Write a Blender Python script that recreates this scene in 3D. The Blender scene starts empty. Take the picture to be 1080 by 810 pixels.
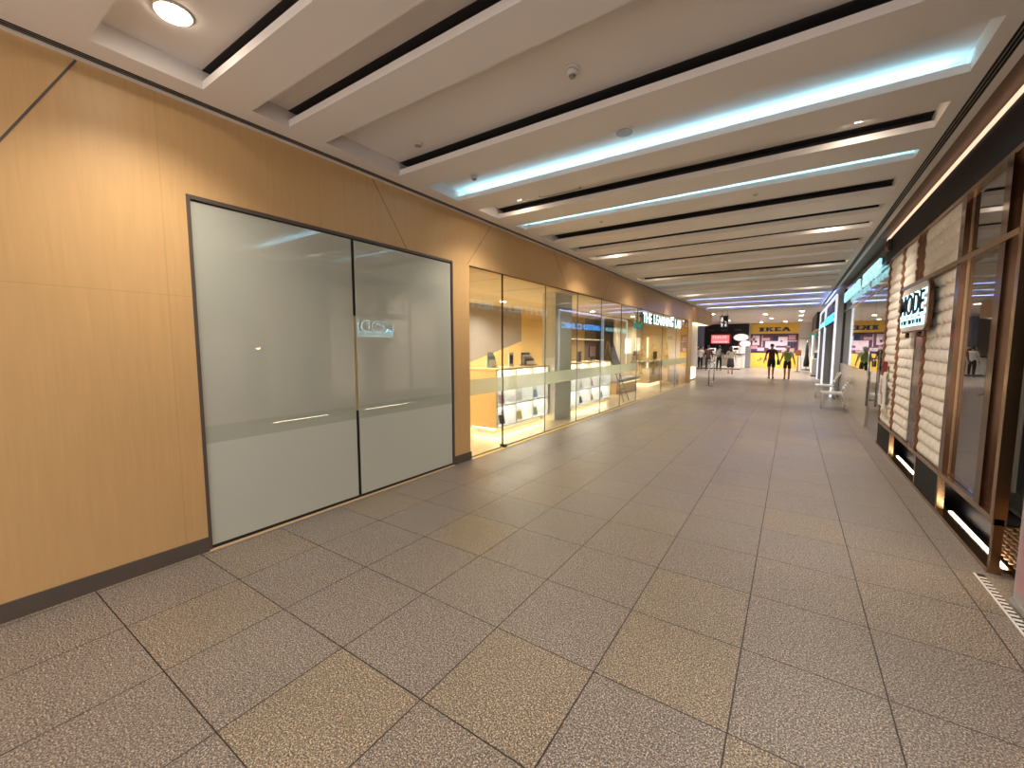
import bpy, bmesh, math, random
from mathutils import Vector, Matrix
random.seed(7)
C = bpy.context.scene.collection
PI = math.pi

# ---------------------------------------------------------------- materials
def newmat(name):
    m = bpy.data.materials.new(name); m.use_nodes = True
    nt = m.node_tree; b = nt.nodes['Principled BSDF']
    return m, nt, b
def _set(b, k, v):
    if k in b.inputs: b.inputs[k].default_value = v
def mat(name, col, rough=.5, metal=0., var=0., scale=8., bump=0., coat=0., spec=.5):
    m, nt, b = newmat(name)
    c = (*col, 1)
    _set(b, 'Roughness', rough); _set(b, 'Metallic', metal); _set(b, 'Coat Weight', coat); _set(b, 'Specular IOR Level', spec)
    tc = nt.nodes.new('ShaderNodeTexCoord')
    n = nt.nodes.new('ShaderNodeTexNoise'); n.inputs['Scale'].default_value = scale; n.inputs['Detail'].default_value = 4
    nt.links.new(tc.outputs['Object'], n.inputs['Vector'])
    r = nt.nodes.new('ShaderNodeMapRange'); r.inputs['To Min'].default_value = 1 - max(var, .03); r.inputs['To Max'].default_value = 1 + max(var, .03)
    nt.links.new(n.outputs['Fac'], r.inputs['Value'])
    mx = nt.nodes.new('ShaderNodeVectorMath'); mx.operation = 'SCALE'; mx.inputs[0].default_value = col
    nt.links.new(r.outputs[0], mx.inputs['Scale']); nt.links.new(mx.outputs[0], b.inputs['Base Color'])
    if bump:
        bp = nt.nodes.new('ShaderNodeBump'); bp.inputs['Strength'].default_value = bump; bp.inputs['Distance'].default_value = .01
        nt.links.new(n.outputs['Fac'], bp.inputs['Height']); nt.links.new(bp.outputs[0], b.inputs['Normal'])
    return m
def emit(name, col, strength, base=None):
    m, nt, b = newmat(name)
    b.inputs['Base Color'].default_value = (*(base or col), 1)
    b.inputs['Emission Color'].default_value = (*col, 1); b.inputs['Emission Strength'].default_value = strength
    b.inputs['Roughness'].default_value = .4
    return m
def glass(name, tint=(.93, .96, .94), refl=1.0, f0=.05, rough=0.0):
    m = bpy.data.materials.new(name); m.use_nodes = True; nt = m.node_tree; nt.nodes.clear()
    o = nt.nodes.new('ShaderNodeOutputMaterial'); t = nt.nodes.new('ShaderNodeBsdfTransparent'); g = nt.nodes.new('ShaderNodeBsdfGlossy')
    t.inputs['Color'].default_value = (*tint, 1); g.inputs['Roughness'].default_value = rough; g.inputs['Color'].default_value = (refl, refl, refl, 1)
    lw = nt.nodes.new('ShaderNodeLayerWeight'); lw.inputs['Blend'].default_value = .5
    p = nt.nodes.new('ShaderNodeMath'); p.operation = 'POWER'; p.inputs[1].default_value = 4.5
    ma = nt.nodes.new('ShaderNodeMath'); ma.operation = 'MULTIPLY_ADD'; ma.inputs[1].default_value = 1 - f0; ma.inputs[2].default_value = f0
    mx = nt.nodes.new('ShaderNodeMixShader')
    L = nt.links.new
    L(lw.outputs['Facing'], p.inputs[0]); L(p.outputs[0], ma.inputs[0]); L(ma.outputs[0], mx.inputs[0])
    L(t.outputs[0], mx.inputs[1]); L(g.outputs[0], mx.inputs[2]); L(mx.outputs[0], o.inputs[0])
    return m
def woodmat(name, col, rough=.42, grain=.10, sz=(14, 14, .9), seams=None):
    m, nt, b = newmat(name); L = nt.links.new
    tc = nt.nodes.new('ShaderNodeTexCoord'); mp = nt.nodes.new('ShaderNodeMapping'); mp.inputs['Scale'].default_value = sz
    L(tc.outputs['Object'], mp.inputs['Vector'])
    n = nt.nodes.new('ShaderNodeTexNoise'); n.inputs['Scale'].default_value = 3.; n.inputs['Detail'].default_value = 6; n.inputs['Distortion'].default_value = .4
    L(mp.outputs[0], n.inputs['Vector'])
    n2 = nt.nodes.new('ShaderNodeTexNoise'); n2.inputs['Scale'].default_value = .8; L(tc.outputs['Object'], n2.inputs['Vector'])
    ad = nt.nodes.new('ShaderNodeMath'); ad.operation = 'ADD'; L(n.outputs['Fac'], ad.inputs[0]); L(n2.outputs['Fac'], ad.inputs[1])
    r = nt.nodes.new('ShaderNodeMapRange'); r.inputs['From Min'].default_value = .5; r.inputs['From Max'].default_value = 1.5
    r.inputs['To Min'].default_value = 1 - grain; r.inputs['To Max'].default_value = 1 + grain
    L(ad.outputs[0], r.inputs['Value'])
    last = r.outputs[0]
    if seams:                                                  # faint joints between veneer sheets
        sx = nt.nodes.new('ShaderNodeSeparateXYZ'); L(tc.outputs['Object'], sx.inputs[0])
        for axis, pitch, off in seams:
            a = nt.nodes.new('ShaderNodeMath'); a.operation = 'ADD'; a.inputs[1].default_value = off + 100 * pitch; L(sx.outputs[axis], a.inputs[0])
            mo = nt.nodes.new('ShaderNodeMath'); mo.operation = 'MODULO'; mo.inputs[1].default_value = pitch; L(a.outputs[0], mo.inputs[0])
            lt = nt.nodes.new('ShaderNodeMath'); lt.operation = 'LESS_THAN'; lt.inputs[1].default_value = .008; L(mo.outputs[0], lt.inputs[0])
            f = nt.nodes.new('ShaderNodeMath'); f.operation = 'MULTIPLY_ADD'; f.inputs[1].default_value = -.10; f.inputs[2].default_value = 1; L(lt.outputs[0], f.inputs[0])
            mu = nt.nodes.new('ShaderNodeMath'); mu.operation = 'MULTIPLY'; L(last, mu.inputs[0]); L(f.outputs[0], mu.inputs[1]); last = mu.outputs[0]
    mx = nt.nodes.new('ShaderNodeVectorMath'); mx.operation = 'SCALE'; mx.inputs[0].default_value = col
    L(last, mx.inputs['Scale']); L(mx.outputs[0], b.inputs['Base Color'])
    b.inputs['Roughness'].default_value = rough
    return m
def floormat():
    m, nt, b = newmat('granite tile'); L = nt.links.new; N = nt.nodes.new
    def M(op, a, c=None, d=None):
        q = N('ShaderNodeMath'); q.operation = op
        for i, v in enumerate((a, c, d)):
            if v is None: continue
            if isinstance(v, (int, float)): q.inputs[i].default_value = v
            else: L(v, q.inputs[i])
        return q.outputs[0]
    tc = N('ShaderNodeTexCoord'); s = N('ShaderNodeSeparateXYZ'); L(tc.outputs['Object'], s.inputs[0])
    u = M('DIVIDE', M('ADD', s.outputs[0], 2.549 + 60), .6); v = M('DIVIDE', M('ADD', s.outputs[1], 60 - .658), .6)
    fu, fv = M('FRACT', u), M('FRACT', v)
    du = M('MINIMUM', fu, M('SUBTRACT', 1, fu)); dv = M('MINIMUM', fv, M('SUBTRACT', 1, fv))
    ju = M('LESS_THAN', du, .0058); jv = M('LESS_THAN', dv, .0054); j = M('MAXIMUM', ju, jv)
    cv = N('ShaderNodeCombineXYZ'); L(M('FLOOR', u), cv.inputs[0]); L(M('FLOOR', v), cv.inputs[1])
    wn = N('ShaderNodeTexWhiteNoise'); wn.noise_dimensions = '2D'; L(cv.outputs[0], wn.inputs['Vector'])
    n1 = N('ShaderNodeTexNoise'); n1.inputs['Scale'].default_value = 135; n1.inputs['Detail'].default_value = 3; n1.inputs['Roughness'].default_value = .75
    n2 = N('ShaderNodeTexVoronoi'); n2.inputs['Scale'].default_value = 190
    n3 = N('ShaderNodeTexNoise'); n3.inputs['Scale'].default_value = 1.3; n3.inputs['Detail'].default_value = 3
    for q in (n1, n2, n3): L(tc.outputs['Object'], q.inputs['Vector'])
    rp = N('ShaderNodeValToRGB'); e = rp.color_ramp.elements
    e[0].position = .37; e[0].color = (.02, .017, .015, 1); e[1].position = .64; e[1].color = (.70, .61, .51, 1)
    k = e.new(.47); k.color = (.13, .113, .098, 1); k = e.new(.55); k.color = (.255, .222, .19, 1)
    sp = M('MULTIPLY_ADD', n2.outputs['Color'], .10, M('ADD', n1.outputs['Fac'], -.05)); L(sp, rp.inputs[0])
    ti = N('ShaderNodeMix'); ti.data_type = 'RGBA'; ti.inputs[6].default_value = (.95, .94, .97, 1); ti.inputs[7].default_value = (1.06, .99, .85, 1); L(M('POWER', wn.outputs['Value'], 3.5), ti.inputs[0])
    mu = N('ShaderNodeMix'); mu.data_type = 'RGBA'; mu.blend_type = 'MULTIPLY'; mu.inputs[0].default_value = 1; L(rp.outputs[0], mu.inputs[6]); L(ti.outputs[2], mu.inputs[7])
    sc = N('ShaderNodeVectorMath'); sc.operation = 'SCALE'; L(mu.outputs[2], sc.inputs[0]); L(M('MULTIPLY_ADD', n3.outputs['Fac'], .35, .90), sc.inputs['Scale'])
    jm = N('ShaderNodeMix'); jm.data_type = 'RGBA'; jm.inputs[7].default_value = (.016, .013, .011, 1); L(j, jm.inputs[0]); L(sc.outputs[0], jm.inputs[6])
    L(jm.outputs[2], b.inputs['Base Color'])
    L(M('MULTIPLY_ADD', n3.outputs['Fac'], .2, .24), b.inputs['Roughness'])
    bp = N('ShaderNodeBump'); bp.inputs['Strength'].default_value = .6; bp.inputs['Distance'].default_value = .003
    L(M('SUBTRACT', n1.outputs['Fac'], M('MULTIPLY', j, 1.5)), bp.inputs['Height']); L(bp.outputs[0], b.inputs['Normal'])
    return m

W = {}
W['granite'] = floormat()
W['wood'] = woodmat('maple veneer', (.70, .445, .205), .40, .09, seams=[(1, 1.22, .05), (2, 1.9, -.1)])
W['woodin'] = woodmat('honey laminate', (.76, .54, .24), .45, .06)
W['woodfl'] = woodmat('pale oak floor', (.62, .47, .28), .25, .10, (3, .7, 3))
W['ceil'] = mat('ceiling paint', (.79, .745, .725), .8, var=.03, scale=1.5)
W['base'] = mat('grey brown skirting', (.115, .09, .078), .5, var=.12, scale=6)
W['dark'] = mat('black metal', (.012, .012, .014), .4)
W['slot'] = mat('black slot', (.008, .008, .008), .7)
W['fin'] = mat('grey aluminium', (.35, .33, .31), .4, .6)
W['white'] = mat('white paint', (.75, .73, .70), .5)
W['white2'] = mat('glossy white', (.86, .85, .83), .3)
W['grey'] = mat('grey paint', (.36, .34, .31), .5)
W['mauve'] = mat('mauve grey wall', (.33, .285, .26), .6, var=.05, scale=.8)
def frostmat(name, col):
    m, nt, b = newmat(name); b.inputs['Base Color'].default_value = (*col, 1); b.inputs['Roughness'].default_value = .6; b.inputs['Specular IOR Level'].default_value = 0
    g = nt.nodes.new('ShaderNodeBsdfGlossy'); g.inputs['Roughness'].default_value = .0; x = nt.nodes.new('ShaderNodeMixShader'); lw = nt.nodes.new('ShaderNodeLayerWeight'); lw.inputs['Blend'].default_value = .5
    p = nt.nodes.new('ShaderNodeMath'); p.operation = 'POWER'; p.inputs[1].default_value = 4; q = nt.nodes.new('ShaderNodeMath'); q.operation = 'MULTIPLY_ADD'; q.inputs[1].default_value = .85; q.inputs[2].default_value = .13
    L = nt.links.new; L(lw.outputs['Facing'], p.inputs[0]); L(p.outputs[0], q.inputs[0]); L(q.outputs[0], x.inputs[0]); L(b.outputs[0], x.inputs[1]); L(g.outputs[0], x.inputs[2]); L(x.outputs[0], nt.nodes['Material Output'].inputs[0])
    return m
W['frost'] = frostmat('frosted film', (.575, .60, .53)); W['frost2'] = frostmat('paler frosted face', (.66, .695, .635))
W['frostline'] = frostmat('green grey film band', (.50, .545, .46))
W['band'] = None
W['steel'] = mat('brushed steel', (.6, .6, .6), .25, 1.)
W['brass'] = mat('antique brass', (.42, .27, .15), .24, 1., var=.15, scale=5)
W['bronze'] = mat('dark polished bronze', (.17, .09, .05), .16, 1., var=.3, scale=6)
W['copper'] = mat('copper edge', (.27, .14, .08), .28, 1., var=.2, scale=12)
W['tile'] = mat('ivory scallop tile', (.80, .75, .70), .35, var=.05, scale=14)
W['navy'] = mat('charcoal fascia', (.010, .011, .015), .6, spec=.2)
W['brownsof'] = mat('brown soffit', (.16, .10, .06), .5, var=.1, scale=3)
W['brownin'] = mat('dark brown wall', (.045, .022, .012), .5, var=.3, scale=2)
W['greyin'] = mat('shop grey wall', (.20, .20, .20), .5)
W['beige'] = mat('beige laminate', (.52, .46, .38), .18, var=.03, scale=2)
W['curtain'] = mat('khaki panel', (.33, .29, .18), .35, var=.2, scale=4)
W['yellow'] = mat('yellow vinyl', (.85, .55, .09), .45)
W['blue'] = mat('dark blue vinyl', (.012, .02, .075), .45)
W['plum'] = mat('dark plum print', (.10, .045, .075), .4, var=.4, scale=6)
W['lilac'] = mat('pale lilac print', (.62, .50, .58), .4, var=.15, scale=5)
W['rose'] = mat('rose print', (.50, .28, .33), .4, var=.2, scale=5)
W['black'] = mat('black paint', (.012, .010, .016), .5)
W['red'] = mat('red panel', (.42, .04, .03), .4)
W['teal'] = mat('teal green', (.03, .24, .24), .4)
W['paper'] = mat('paper white', (.78, .77, .74), .5)
W['pink'] = mat('pink print', (.62, .36, .38), .5)
W['bluep'] = mat('blue print', (.30, .45, .62), .5)
W['greenp'] = mat('green print', (.42, .56, .42), .5)
W['ochre'] = mat('ochre print', (.68, .48, .16), .5)
W['darkp'] = mat('charcoal print', (.05, .06, .09), .35, var=.5, scale=9)
W['easel'] = mat('reddish wood', (.20, .08, .035), .45)
W['skin'] = mat('skin', (.44, .25, .17), .5)
W['skin2'] = mat('tanned skin', (.36, .19, .12), .5)
W['hairblack'] = mat('black hair', (.012, .009, .008), .45)
W['hairgrey'] = mat('grey white hair', (.55, .53, .50), .6)
W['maroon'] = mat('maroon cloth', (.075, .028, .025), .8)
W['blackcloth'] = mat('black cloth', (.014, .013, .015), .8)
W['olive'] = mat('olive grey cloth', (.27, .25, .19), .8)
W['whitecloth'] = mat('white cloth', (.62, .60, .58), .8)
W['green'] = mat('lime green nylon', (.26, .36, .07), .6, var=.2, scale=10)
W['greyb'] = mat('grey green nylon', (.20, .24, .21), .6, var=.2, scale=10)
W['shoe'] = mat('dark shoe', (.02, .02, .022), .5)
W['sandal'] = mat('tan sandal', (.30, .17, .09), .6)
W['lavender'] = mat('grey lilac banner', (.42, .37, .39), .5, var=.08, scale=2)
W['rattan'] = mat('rattan', (.36, .19, .085), .5, var=.2, scale=30)
W['orange'] = mat('burnt orange', (.45, .15, .04), .5)
W['silver'] = mat('silver grey', (.35, .36, .38), .35, .3)
W['glass'] = glass('clear glass')
W['glassR'] = glass('shopfront glass', (.80, .84, .84), f0=.06)
W['greyglass'] = glass('tinted glass', (.62, .62, .60), f0=.13)
W['e_warm'] = emit('lamp warm', (1, .86, .68), 14)
W['e_warm2'] = emit('shop lamp', (1, .88, .66), 14)
W['e_cyan'] = emit('led cyan', (.36, .80, 1.), 3.8)
W['e_dim'] = emit('led dim white', (.75, .85, .88), 1.7)
W['e_blue'] = emit('led blue', (.30, .45, 1.), 7)
W['e_strip'] = emit('led warm strip', (1, .84, .52), 5)
W['e_niche'] = emit('led niche', (1, .95, .86), 6)
W['e_letter'] = emit('lit white letters', (.78, 1, .97), .6)
W['e_cyanlet'] = emit('lit cyan letters', (.18, .75, 1.), .8)
W['e_skylet'] = emit('lit pale cyan letters', (.50, .90, .98), .30)
W['e_bluelet'] = emit('lit blue letters', (.05, .38, 1.), 1.0)
W['e_frame'] = emit('lit white frame', (.82, .88, 1.), .30)
W['e_fascia'] = emit('led fascia strip', (1, .66, .47), .42)
W['e_kick'] = emit('led kick strip', (1, .80, .60), 7)
W['e_white'] = emit('glowing white', (1, .97, .95), .30)
W['e_pink'] = emit('pink menu screen', (.9, .20, .22), .38)
W['e_pink2'] = emit('pale pink menu text', (1, .72, .70), .42)
W['e_yel'] = emit('warm lightbox', (1, .85, .50), .75)
W['e_exit'] = emit('exit sign face', (.01, .22, .20), .5)
W['e_poster'] = emit('lit poster', (1, .78, .70), .30)

# band of frosted film on clear glass
def bandmat():
    m = bpy.data.materials.new('frosted manifestation band'); m.use_nodes = True; nt = m.node_tree; nt.nodes.clear()
    o = nt.nodes.new('ShaderNodeOutputMaterial'); t = nt.nodes.new('ShaderNodeBsdfTransparent'); d = nt.nodes.new('ShaderNodeBsdfDiffuse'); x = nt.nodes.new('ShaderNodeMixShader')
    d.inputs[0].default_value = (.58, .62, .50, 1); x.inputs[0].default_value = .62
    tl = nt.nodes.new('ShaderNodeBsdfTranslucent'); tl.inputs[0].default_value = (.7, .74, .6, 1); a = nt.nodes.new('ShaderNodeMixShader'); a.inputs[0].default_value = .5
    nt.links.new(d.outputs[0], a.inputs[1]); nt.links.new(tl.outputs[0], a.inputs[2])
    nt.links.new(t.outputs[0], x.inputs[1]); nt.links.new(a.outputs[0], x.inputs[2]); nt.links.new(x.outputs[0], o.inputs[0])
    return m
W['band'] = bandmat()

# ---------------------------------------------------------------- mesh builder
class MB:
    def __init__(s): s.bm = bmesh.new()
    def box(s, x0, x1, y0, y1, z0, z1):
        x0, x1 = sorted((x0, x1)); y0, y1 = sorted((y0, y1)); z0, z1 = sorted((z0, z1))
        v = [s.bm.verts.new(p) for p in ((x0, y0, z0), (x1, y0, z0), (x1, y1, z0), (x0, y1, z0), (x0, y0, z1), (x1, y0, z1), (x1, y1, z1), (x0, y1, z1))]
        for f in ((0, 3, 2, 1), (4, 5, 6, 7), (0, 1, 5, 4), (1, 2, 6, 5), (2, 3, 7, 6), (3, 0, 4, 7)): s.bm.faces.new([v[i] for i in f])
        return s
    def cyl(s, p0, p1, r0, r1=None, n=16):
        r1 = r0 if r1 is None else r1
        p0, p1 = Vector(p0), Vector(p1); d = (p1 - p0).normalized()
        a = d.orthogonal().normalized(); b = d.cross(a)
        A = [s.bm.verts.new(p0 + (a * math.cos(t) + b * math.sin(t)) * r0) for t in [2 * PI * i / n for i in range(n)]]
        B = [s.bm.verts.new(p1 + (a * math.cos(t) + b * math.sin(t)) * r1) for t in [2 * PI * i / n for i in range(n)]]
        for i in range(n):
            f = s.bm.faces.new((A[i], A[(i + 1) % n], B[(i + 1) % n], B[i])); f.smooth = True
        s.bm.faces.new(A[::-1]); s.bm.faces.new(B)
        return s
    def path(s, pts, r, n=8):
        for a, b in zip(pts, pts[1:]): s.cyl(a, b, r, n=n)
        for p in pts[1:-1]: s.ball(p, (r, r, r), 8, 6)
        return s
    def ball(s, c, r, nu=16, nv=10):
        c = Vector(c); rows = []
        for j in range(1, nv):
            t = PI * j / nv
            rows.append([s.bm.verts.new(c + Vector((r[0] * math.sin(t) * math.cos(2 * PI * i / nu), r[1] * math.sin(t) * math.sin(2 * PI * i / nu), r[2] * math.cos(t)))) for i in range(nu)])
        T = s.bm.verts.new(c + Vector((0, 0, r[2]))); B = s.bm.verts.new(c - Vector((0, 0, r[2])))
        fs = []
        for i in range(nu):
            k = (i + 1) % nu
            fs.append(s.bm.faces.new((T, rows[0][i], rows[0][k]))); fs.append(s.bm.faces.new((B, rows[-1][k], rows[-1][i])))
            for a, b in zip(rows, rows[1:]): fs.append(s.bm.faces.new((a[i], b[i], b[k], a[k])))
        for f in fs: f.smooth = True
        return s
    def prism(s, poly, o, u, v, d):           # polygon in (u,v) at origin o, extruded along vector d
        o, u, v, d = Vector(o), Vector(u), Vector(v), Vector(d)
        a = [s.bm.verts.new(o + u * p[0] + v * p[1]) for p in poly]; b = [s.bm.verts.new(x.co + d) for x in a]
        n = len(a)
        s.bm.faces.new(a); s.bm.faces.new(b[::-1])
        for i in range(n): s.bm.faces.new((a[i], b[i], b[(i + 1) % n], a[(i + 1) % n]))
        return s
    def lathe(s, prof, c=(0, 0, 0), n=20):
        c = Vector(c); rows = [[s.bm.verts.new(c + Vector((r * math.cos(2 * PI * i / n), r * math.sin(2 * PI * i / n), z))) for i in range(n)] for r, z in prof]
        for a, b in zip(rows, rows[1:]):
            for i in range(n):
                f = s.bm.faces.new((a[i], a[(i + 1) % n], b[(i + 1) % n], b[i])); f.smooth = True
        s.bm.faces.new(rows[0][::-1]); s.bm.faces.new(rows[-1])
        return s
    def build(s, name, m, parent=None, bevel=0, keep=False):
        bmesh.ops.recalc_face_normals(s.bm, faces=s.bm.faces)
        me = bpy.data.meshes.new(name); s.bm.to_mesh(me); s.bm.free()
        o = bpy.data.objects.new(name, me); C.objects.link(o)
        me.materials.append(W[m] if isinstance(m, str) else m)
        if parent is not None:
            o.parent = parent
            if not keep: me.transform(Matrix.Translation(-world(parent)))
        if bevel:
            b = o.modifiers.new('bevel', 'BEVEL'); b.width = bevel; b.segments = 2; b.limit_method = 'ANGLE'
        return o
def world(o):
    v = Vector(o.location)
    while o.parent: o = o.parent; v += Vector(o.location)
    return v
def tag(o, label=None, cat=None, group=None, kind=None):
    for k, v in (('label', label), ('category', cat), ('group', group), ('kind', kind)):
        if v: o[k] = v
    return o
def thing(name, label, cat, loc=(0, 0, 0), group=None):
    o = bpy.data.objects.new(name, None); C.objects.link(o); o.location = loc; o.empty_display_size = .1
    return tag(o, label, cat, group)
def struct(name, mb, m, bevel=0): return tag(mb.build(name, m, bevel=bevel), kind='structure')
def solo(name, mb, m, label, cat, group=None, bevel=0, kind=None): return tag(mb.build(name, m, bevel=bevel), label, cat, group, kind)
def B(*a): return MB().box(*a)

def text_mesh(txt, w, h, depth, bold=0.0, spacing=1.0):
    """mesh of a line of text scaled to width w, height h, in the XY plane, origin lower left"""
    cu = bpy.data.curves.new('t', 'FONT'); cu.body = txt; cu.size = 1; cu.extrude = .01; cu.offset = bold; cu.resolution_u = 3; cu.space_character = spacing
    o = bpy.data.objects.new('t', cu); C.objects.link(o)
    dg = bpy.context.evaluated_depsgraph_get(); me = bpy.data.meshes.new_from_object(o.evaluated_get(dg))
    bpy.data.objects.remove(o); bpy.data.curves.remove(cu)
    xs = [v.co.x for v in me.vertices]; ys = [v.co.y for v in me.vertices]
    sx = w / (max(xs) - min(xs)); sy = h / (max(ys) - min(ys)); x0, y0 = min(xs), min(ys)
    for v in me.vertices: v.co = Vector(((v.co.x - x0) * sx, (v.co.y - y0) * sy, (v.co.z + .01) / .02 * depth))
    return me
def text(name, txt, m, o, u, v, w, h, depth, parent, bold=0.0, spacing=1.0):
    me = text_mesh(txt, w, h, depth, bold, spacing); me.name = name
    u, v = Vector(u).normalized(), Vector(v).normalized(); n = u.cross(v)
    me.transform(Matrix(((u.x, v.x, n.x, o[0]), (u.y, v.y, n.y, o[1]), (u.z, v.z, n.z, o[2]), (0, 0, 0, 1))))
    ob = bpy.data.objects.new(name, me); C.objects.link(ob); me.materials.append(W[m] if isinstance(m, str) else m)
    if parent is not None: ob.parent = parent; me.transform(Matrix.Translation(-world(parent)))
    return ob
def strokes(mb, o, u, v, n, w, h, count, seed=1):
    """a row of small letter-like strokes (writing too small to read)"""
    rr = random.Random(seed); o, u, v, n = Vector(o), Vector(u), Vector(v), Vector(n)
    cw = w / count
    for i in range(count):
        a = i * cw; t = cw * .22; l = cw * .78
        def q(x0, x1, y0, y1): mb.prism([(x0, y0), (x1, y0), (x1, y1), (x0, y1)], o, u, v, n)
        q(a, a + t, 0, h)
        k = rr.choice('EHLOTP')
        if k in 'EOPT': q(a + t, a + l, h * .84, h)
        if k in 'EHP': q(a + t, a + l, h * .42, h * .58)
        if k in 'ELO': q(a + t, a + l, 0, h * .16)
        if k in 'HO': q(a + l - t, a + l, 0, h)
    return mb

# ---------------------------------------------------------------- dimensions
XL, XR, ZC, ZR = -3.80, 1.26, 3.41, 3.54
Y0, YL = -3.2, 23.0

# ---------------------------------------------------------------- floor, ceiling
struct('floor', B(XL - .02, XR + .12, Y0, 38.2, -.12, 0).box(-9.5, XL - .02, 20.3, 38.2, -.12, 0).box(XR + .12, 6, 26.9, 38.2, -.12, 0), 'granite')
REC = [(-2.6, -1.7, 0), (-.7, .15, 0), (.79, 1.36, 0), (1.68, 1.96, 0), (2.28, 3.12, 0), (3.49, 4.05, 'e_cyan'), (4.44, 4.88, 0), (5.33, 5.56, 'e_cyan'), (6.03, 6.55, 0),
       (7.07, 7.42, 0), (7.93, 8.27, 0), (9.02, 9.45, 0), (9.95, 10.2, 'e_dim'), (11.1, 11.73, 0), (12.48, 12.75, 'e_cyan'), (13.15, 13.6, 0), (14.02, 14.42, 0),
       (15.5, 16.0, 'e_dim'), (17.2, 17.85, 'e_blue'), (19.2, 19.9, 'e_blue'), (21.2, 22.2, 'e_blue')]
XA, XB = -3.5, .87
c = MB()
c.box(XL, -3.755, Y0, YL, ZC, ZR); c.box(-3.68, XA, Y0, YL, ZC, ZR)             # left border either side of the vent slot
c.box(XB, .965, Y0, YL, ZC, ZR); c.box(1.03, 1.085, Y0, YL, ZC, ZR)             # right border
prev = Y0
for a, b_, lit in REC:
    c.box(XA, XB, prev, a, ZC, ZR)
    c.box(XA, XB, b_, b_ + .018, ZC, ZC + .055)                                    # lip
    c.box(XA, XB, b_ + .018, b_ + .12, ZC, ZC + .012)                                     # channel floor
    prev = b_ + .12
c.box(XA, XB, prev, YL, ZC, ZR)
c.box(XL - .1, 1.085, Y0, YL, ZR, ZR + .1)
struct('ceiling', c, 'ceil')
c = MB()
for a, b_, lit in REC:                                                             # dark sheets inside the unlit coves, shade put into their colour
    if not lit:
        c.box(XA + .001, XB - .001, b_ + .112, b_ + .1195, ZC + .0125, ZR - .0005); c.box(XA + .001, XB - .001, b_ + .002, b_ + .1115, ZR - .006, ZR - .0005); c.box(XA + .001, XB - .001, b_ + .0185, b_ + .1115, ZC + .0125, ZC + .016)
struct('trim_13', c, mat('painted cove shade', (.03, .027, .028), .8))
struct('ceiling', B(-9.5, 6, YL, 38.2, 3.44, 3.54).box(XL - .1, 1.3, YL - .04, YL + .02, 3.40, 3.54), 'ceil')
struct('ceiling', B(1.085, 1.75, Y0, YL + 4, 3.50, 3.56), 'brownsof')
ordn = ['nearest', 'second', 'third', 'fourth', 'fifth', 'sixth', 'seventh', 'eighth', 'ninth', 'tenth']
li = 0
for a, b_, lit in REC:
    if lit:
        nm = {'e_cyan': 'bright cyan', 'e_dim': 'faint white', 'e_blue': 'deep blue'}[lit]
        t = thing('cove_light', '%s LED light line in a ceiling trough, %s lit trough from the camera' % (nm, ordn[li]), 'light', ((XA + XB) / 2, b_ + .07, ZC + .012), 'LED lines glowing in the ceiling troughs')
        B(XA + .05, XB - .05, b_ + .035, b_ + .105, ZC + .0122, ZC + .022).build('channel', 'fin', t)
        B(XA + .06, XB - .06, b_ + .045, b_ + .095, ZC + .022, ZC + .034).build('diffuser', lit, t)
        li += 1
for side, x0, x1 in (('left', -3.755, -3.68), ('right', .965, 1.03)):
    t = thing('linear_air_vent', 'long black linear air slot in the ceiling along the %s side' % side, 'vent', ((x0 + x1) / 2, 8, ZC), 'air slots along both ceiling edges')
    B(x0, x1, Y0, YL, ZC + .06, ZC + .075).build('backing', 'slot', t)
    B(x0, x0 + .004, Y0, YL, ZC + .006, ZC + .06).box(x1 - .004, x1, Y0, YL, ZC + .006, ZC + .06).build('side_lining', 'slot', t)
    m = MB(); w = x1 - x0
    for k in (.33, .66): m.box(x0 + w * k - .003, x0 + w * k + .003, Y0, YL, ZC + .001, ZC + .005)
    m.build('divider_fin', 'fin', t)

# ---------------------------------------------------------------- downlights
def spot(x, y, z, power, col=(1, .87, .72), size=2.2, blend=1, r=.07):
    l = bpy.data.lights.new('downlight_beam', 'SPOT'); l.energy = power; l.color = col; l.spot_size = size; l.spot_blend = blend; l.shadow_soft_size = r
    o = bpy.data.objects.new('downlight_beam', l); C.objects.link(o); o.location = (x, y, z); return o
def downlight(x, y, z, label, power, r=.085, m='e_warm', group='round recessed downlights in the corridor ceiling', col=(1, .87, .72), size=2.2):
    t = thing('downlight', label, 'light', (x, y, z), group)
    mb = MB(); n = 24
    mb.lathe([(r * 1.0, z - .001), (r * 1.16, z - .001), (r * 1.16, z - .006), (r * 1.0, z - .010)], (x, y, 0), n).build('trim_ring', 'white', t)
    MB().cyl((x, y, z - .0102), (x, y, z - .014), r, n=n).build('lens', m, t)
    if power: sp = spot(x, y, z - .03, power, col, size); sp.parent = t; sp.location = (0, 0, -.03)
    return t
LY = [(-2.1, 0), (1.06, 1), (4.65, 1), (8.1, 1), (11.4, 1), (15.75, 1), (19.5, 1)]
for k, (y, vis) in enumerate(LY):
    for x, side in ((-3.05, 'left'), (.37, 'right')):
        where = {0: 'behind camera', 1: 'nearest trough', 2: 'just beyond the first cyan line', 3: 'in a narrow trough', 4: 'midway down', 5: 'before the blue troughs', 6: 'among blue troughs'}[k]
        downlight(x, y, ZR, 'round warm downlight, %s ceiling row, %s' % (side, where), 70 if side == 'left' else 130)
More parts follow.
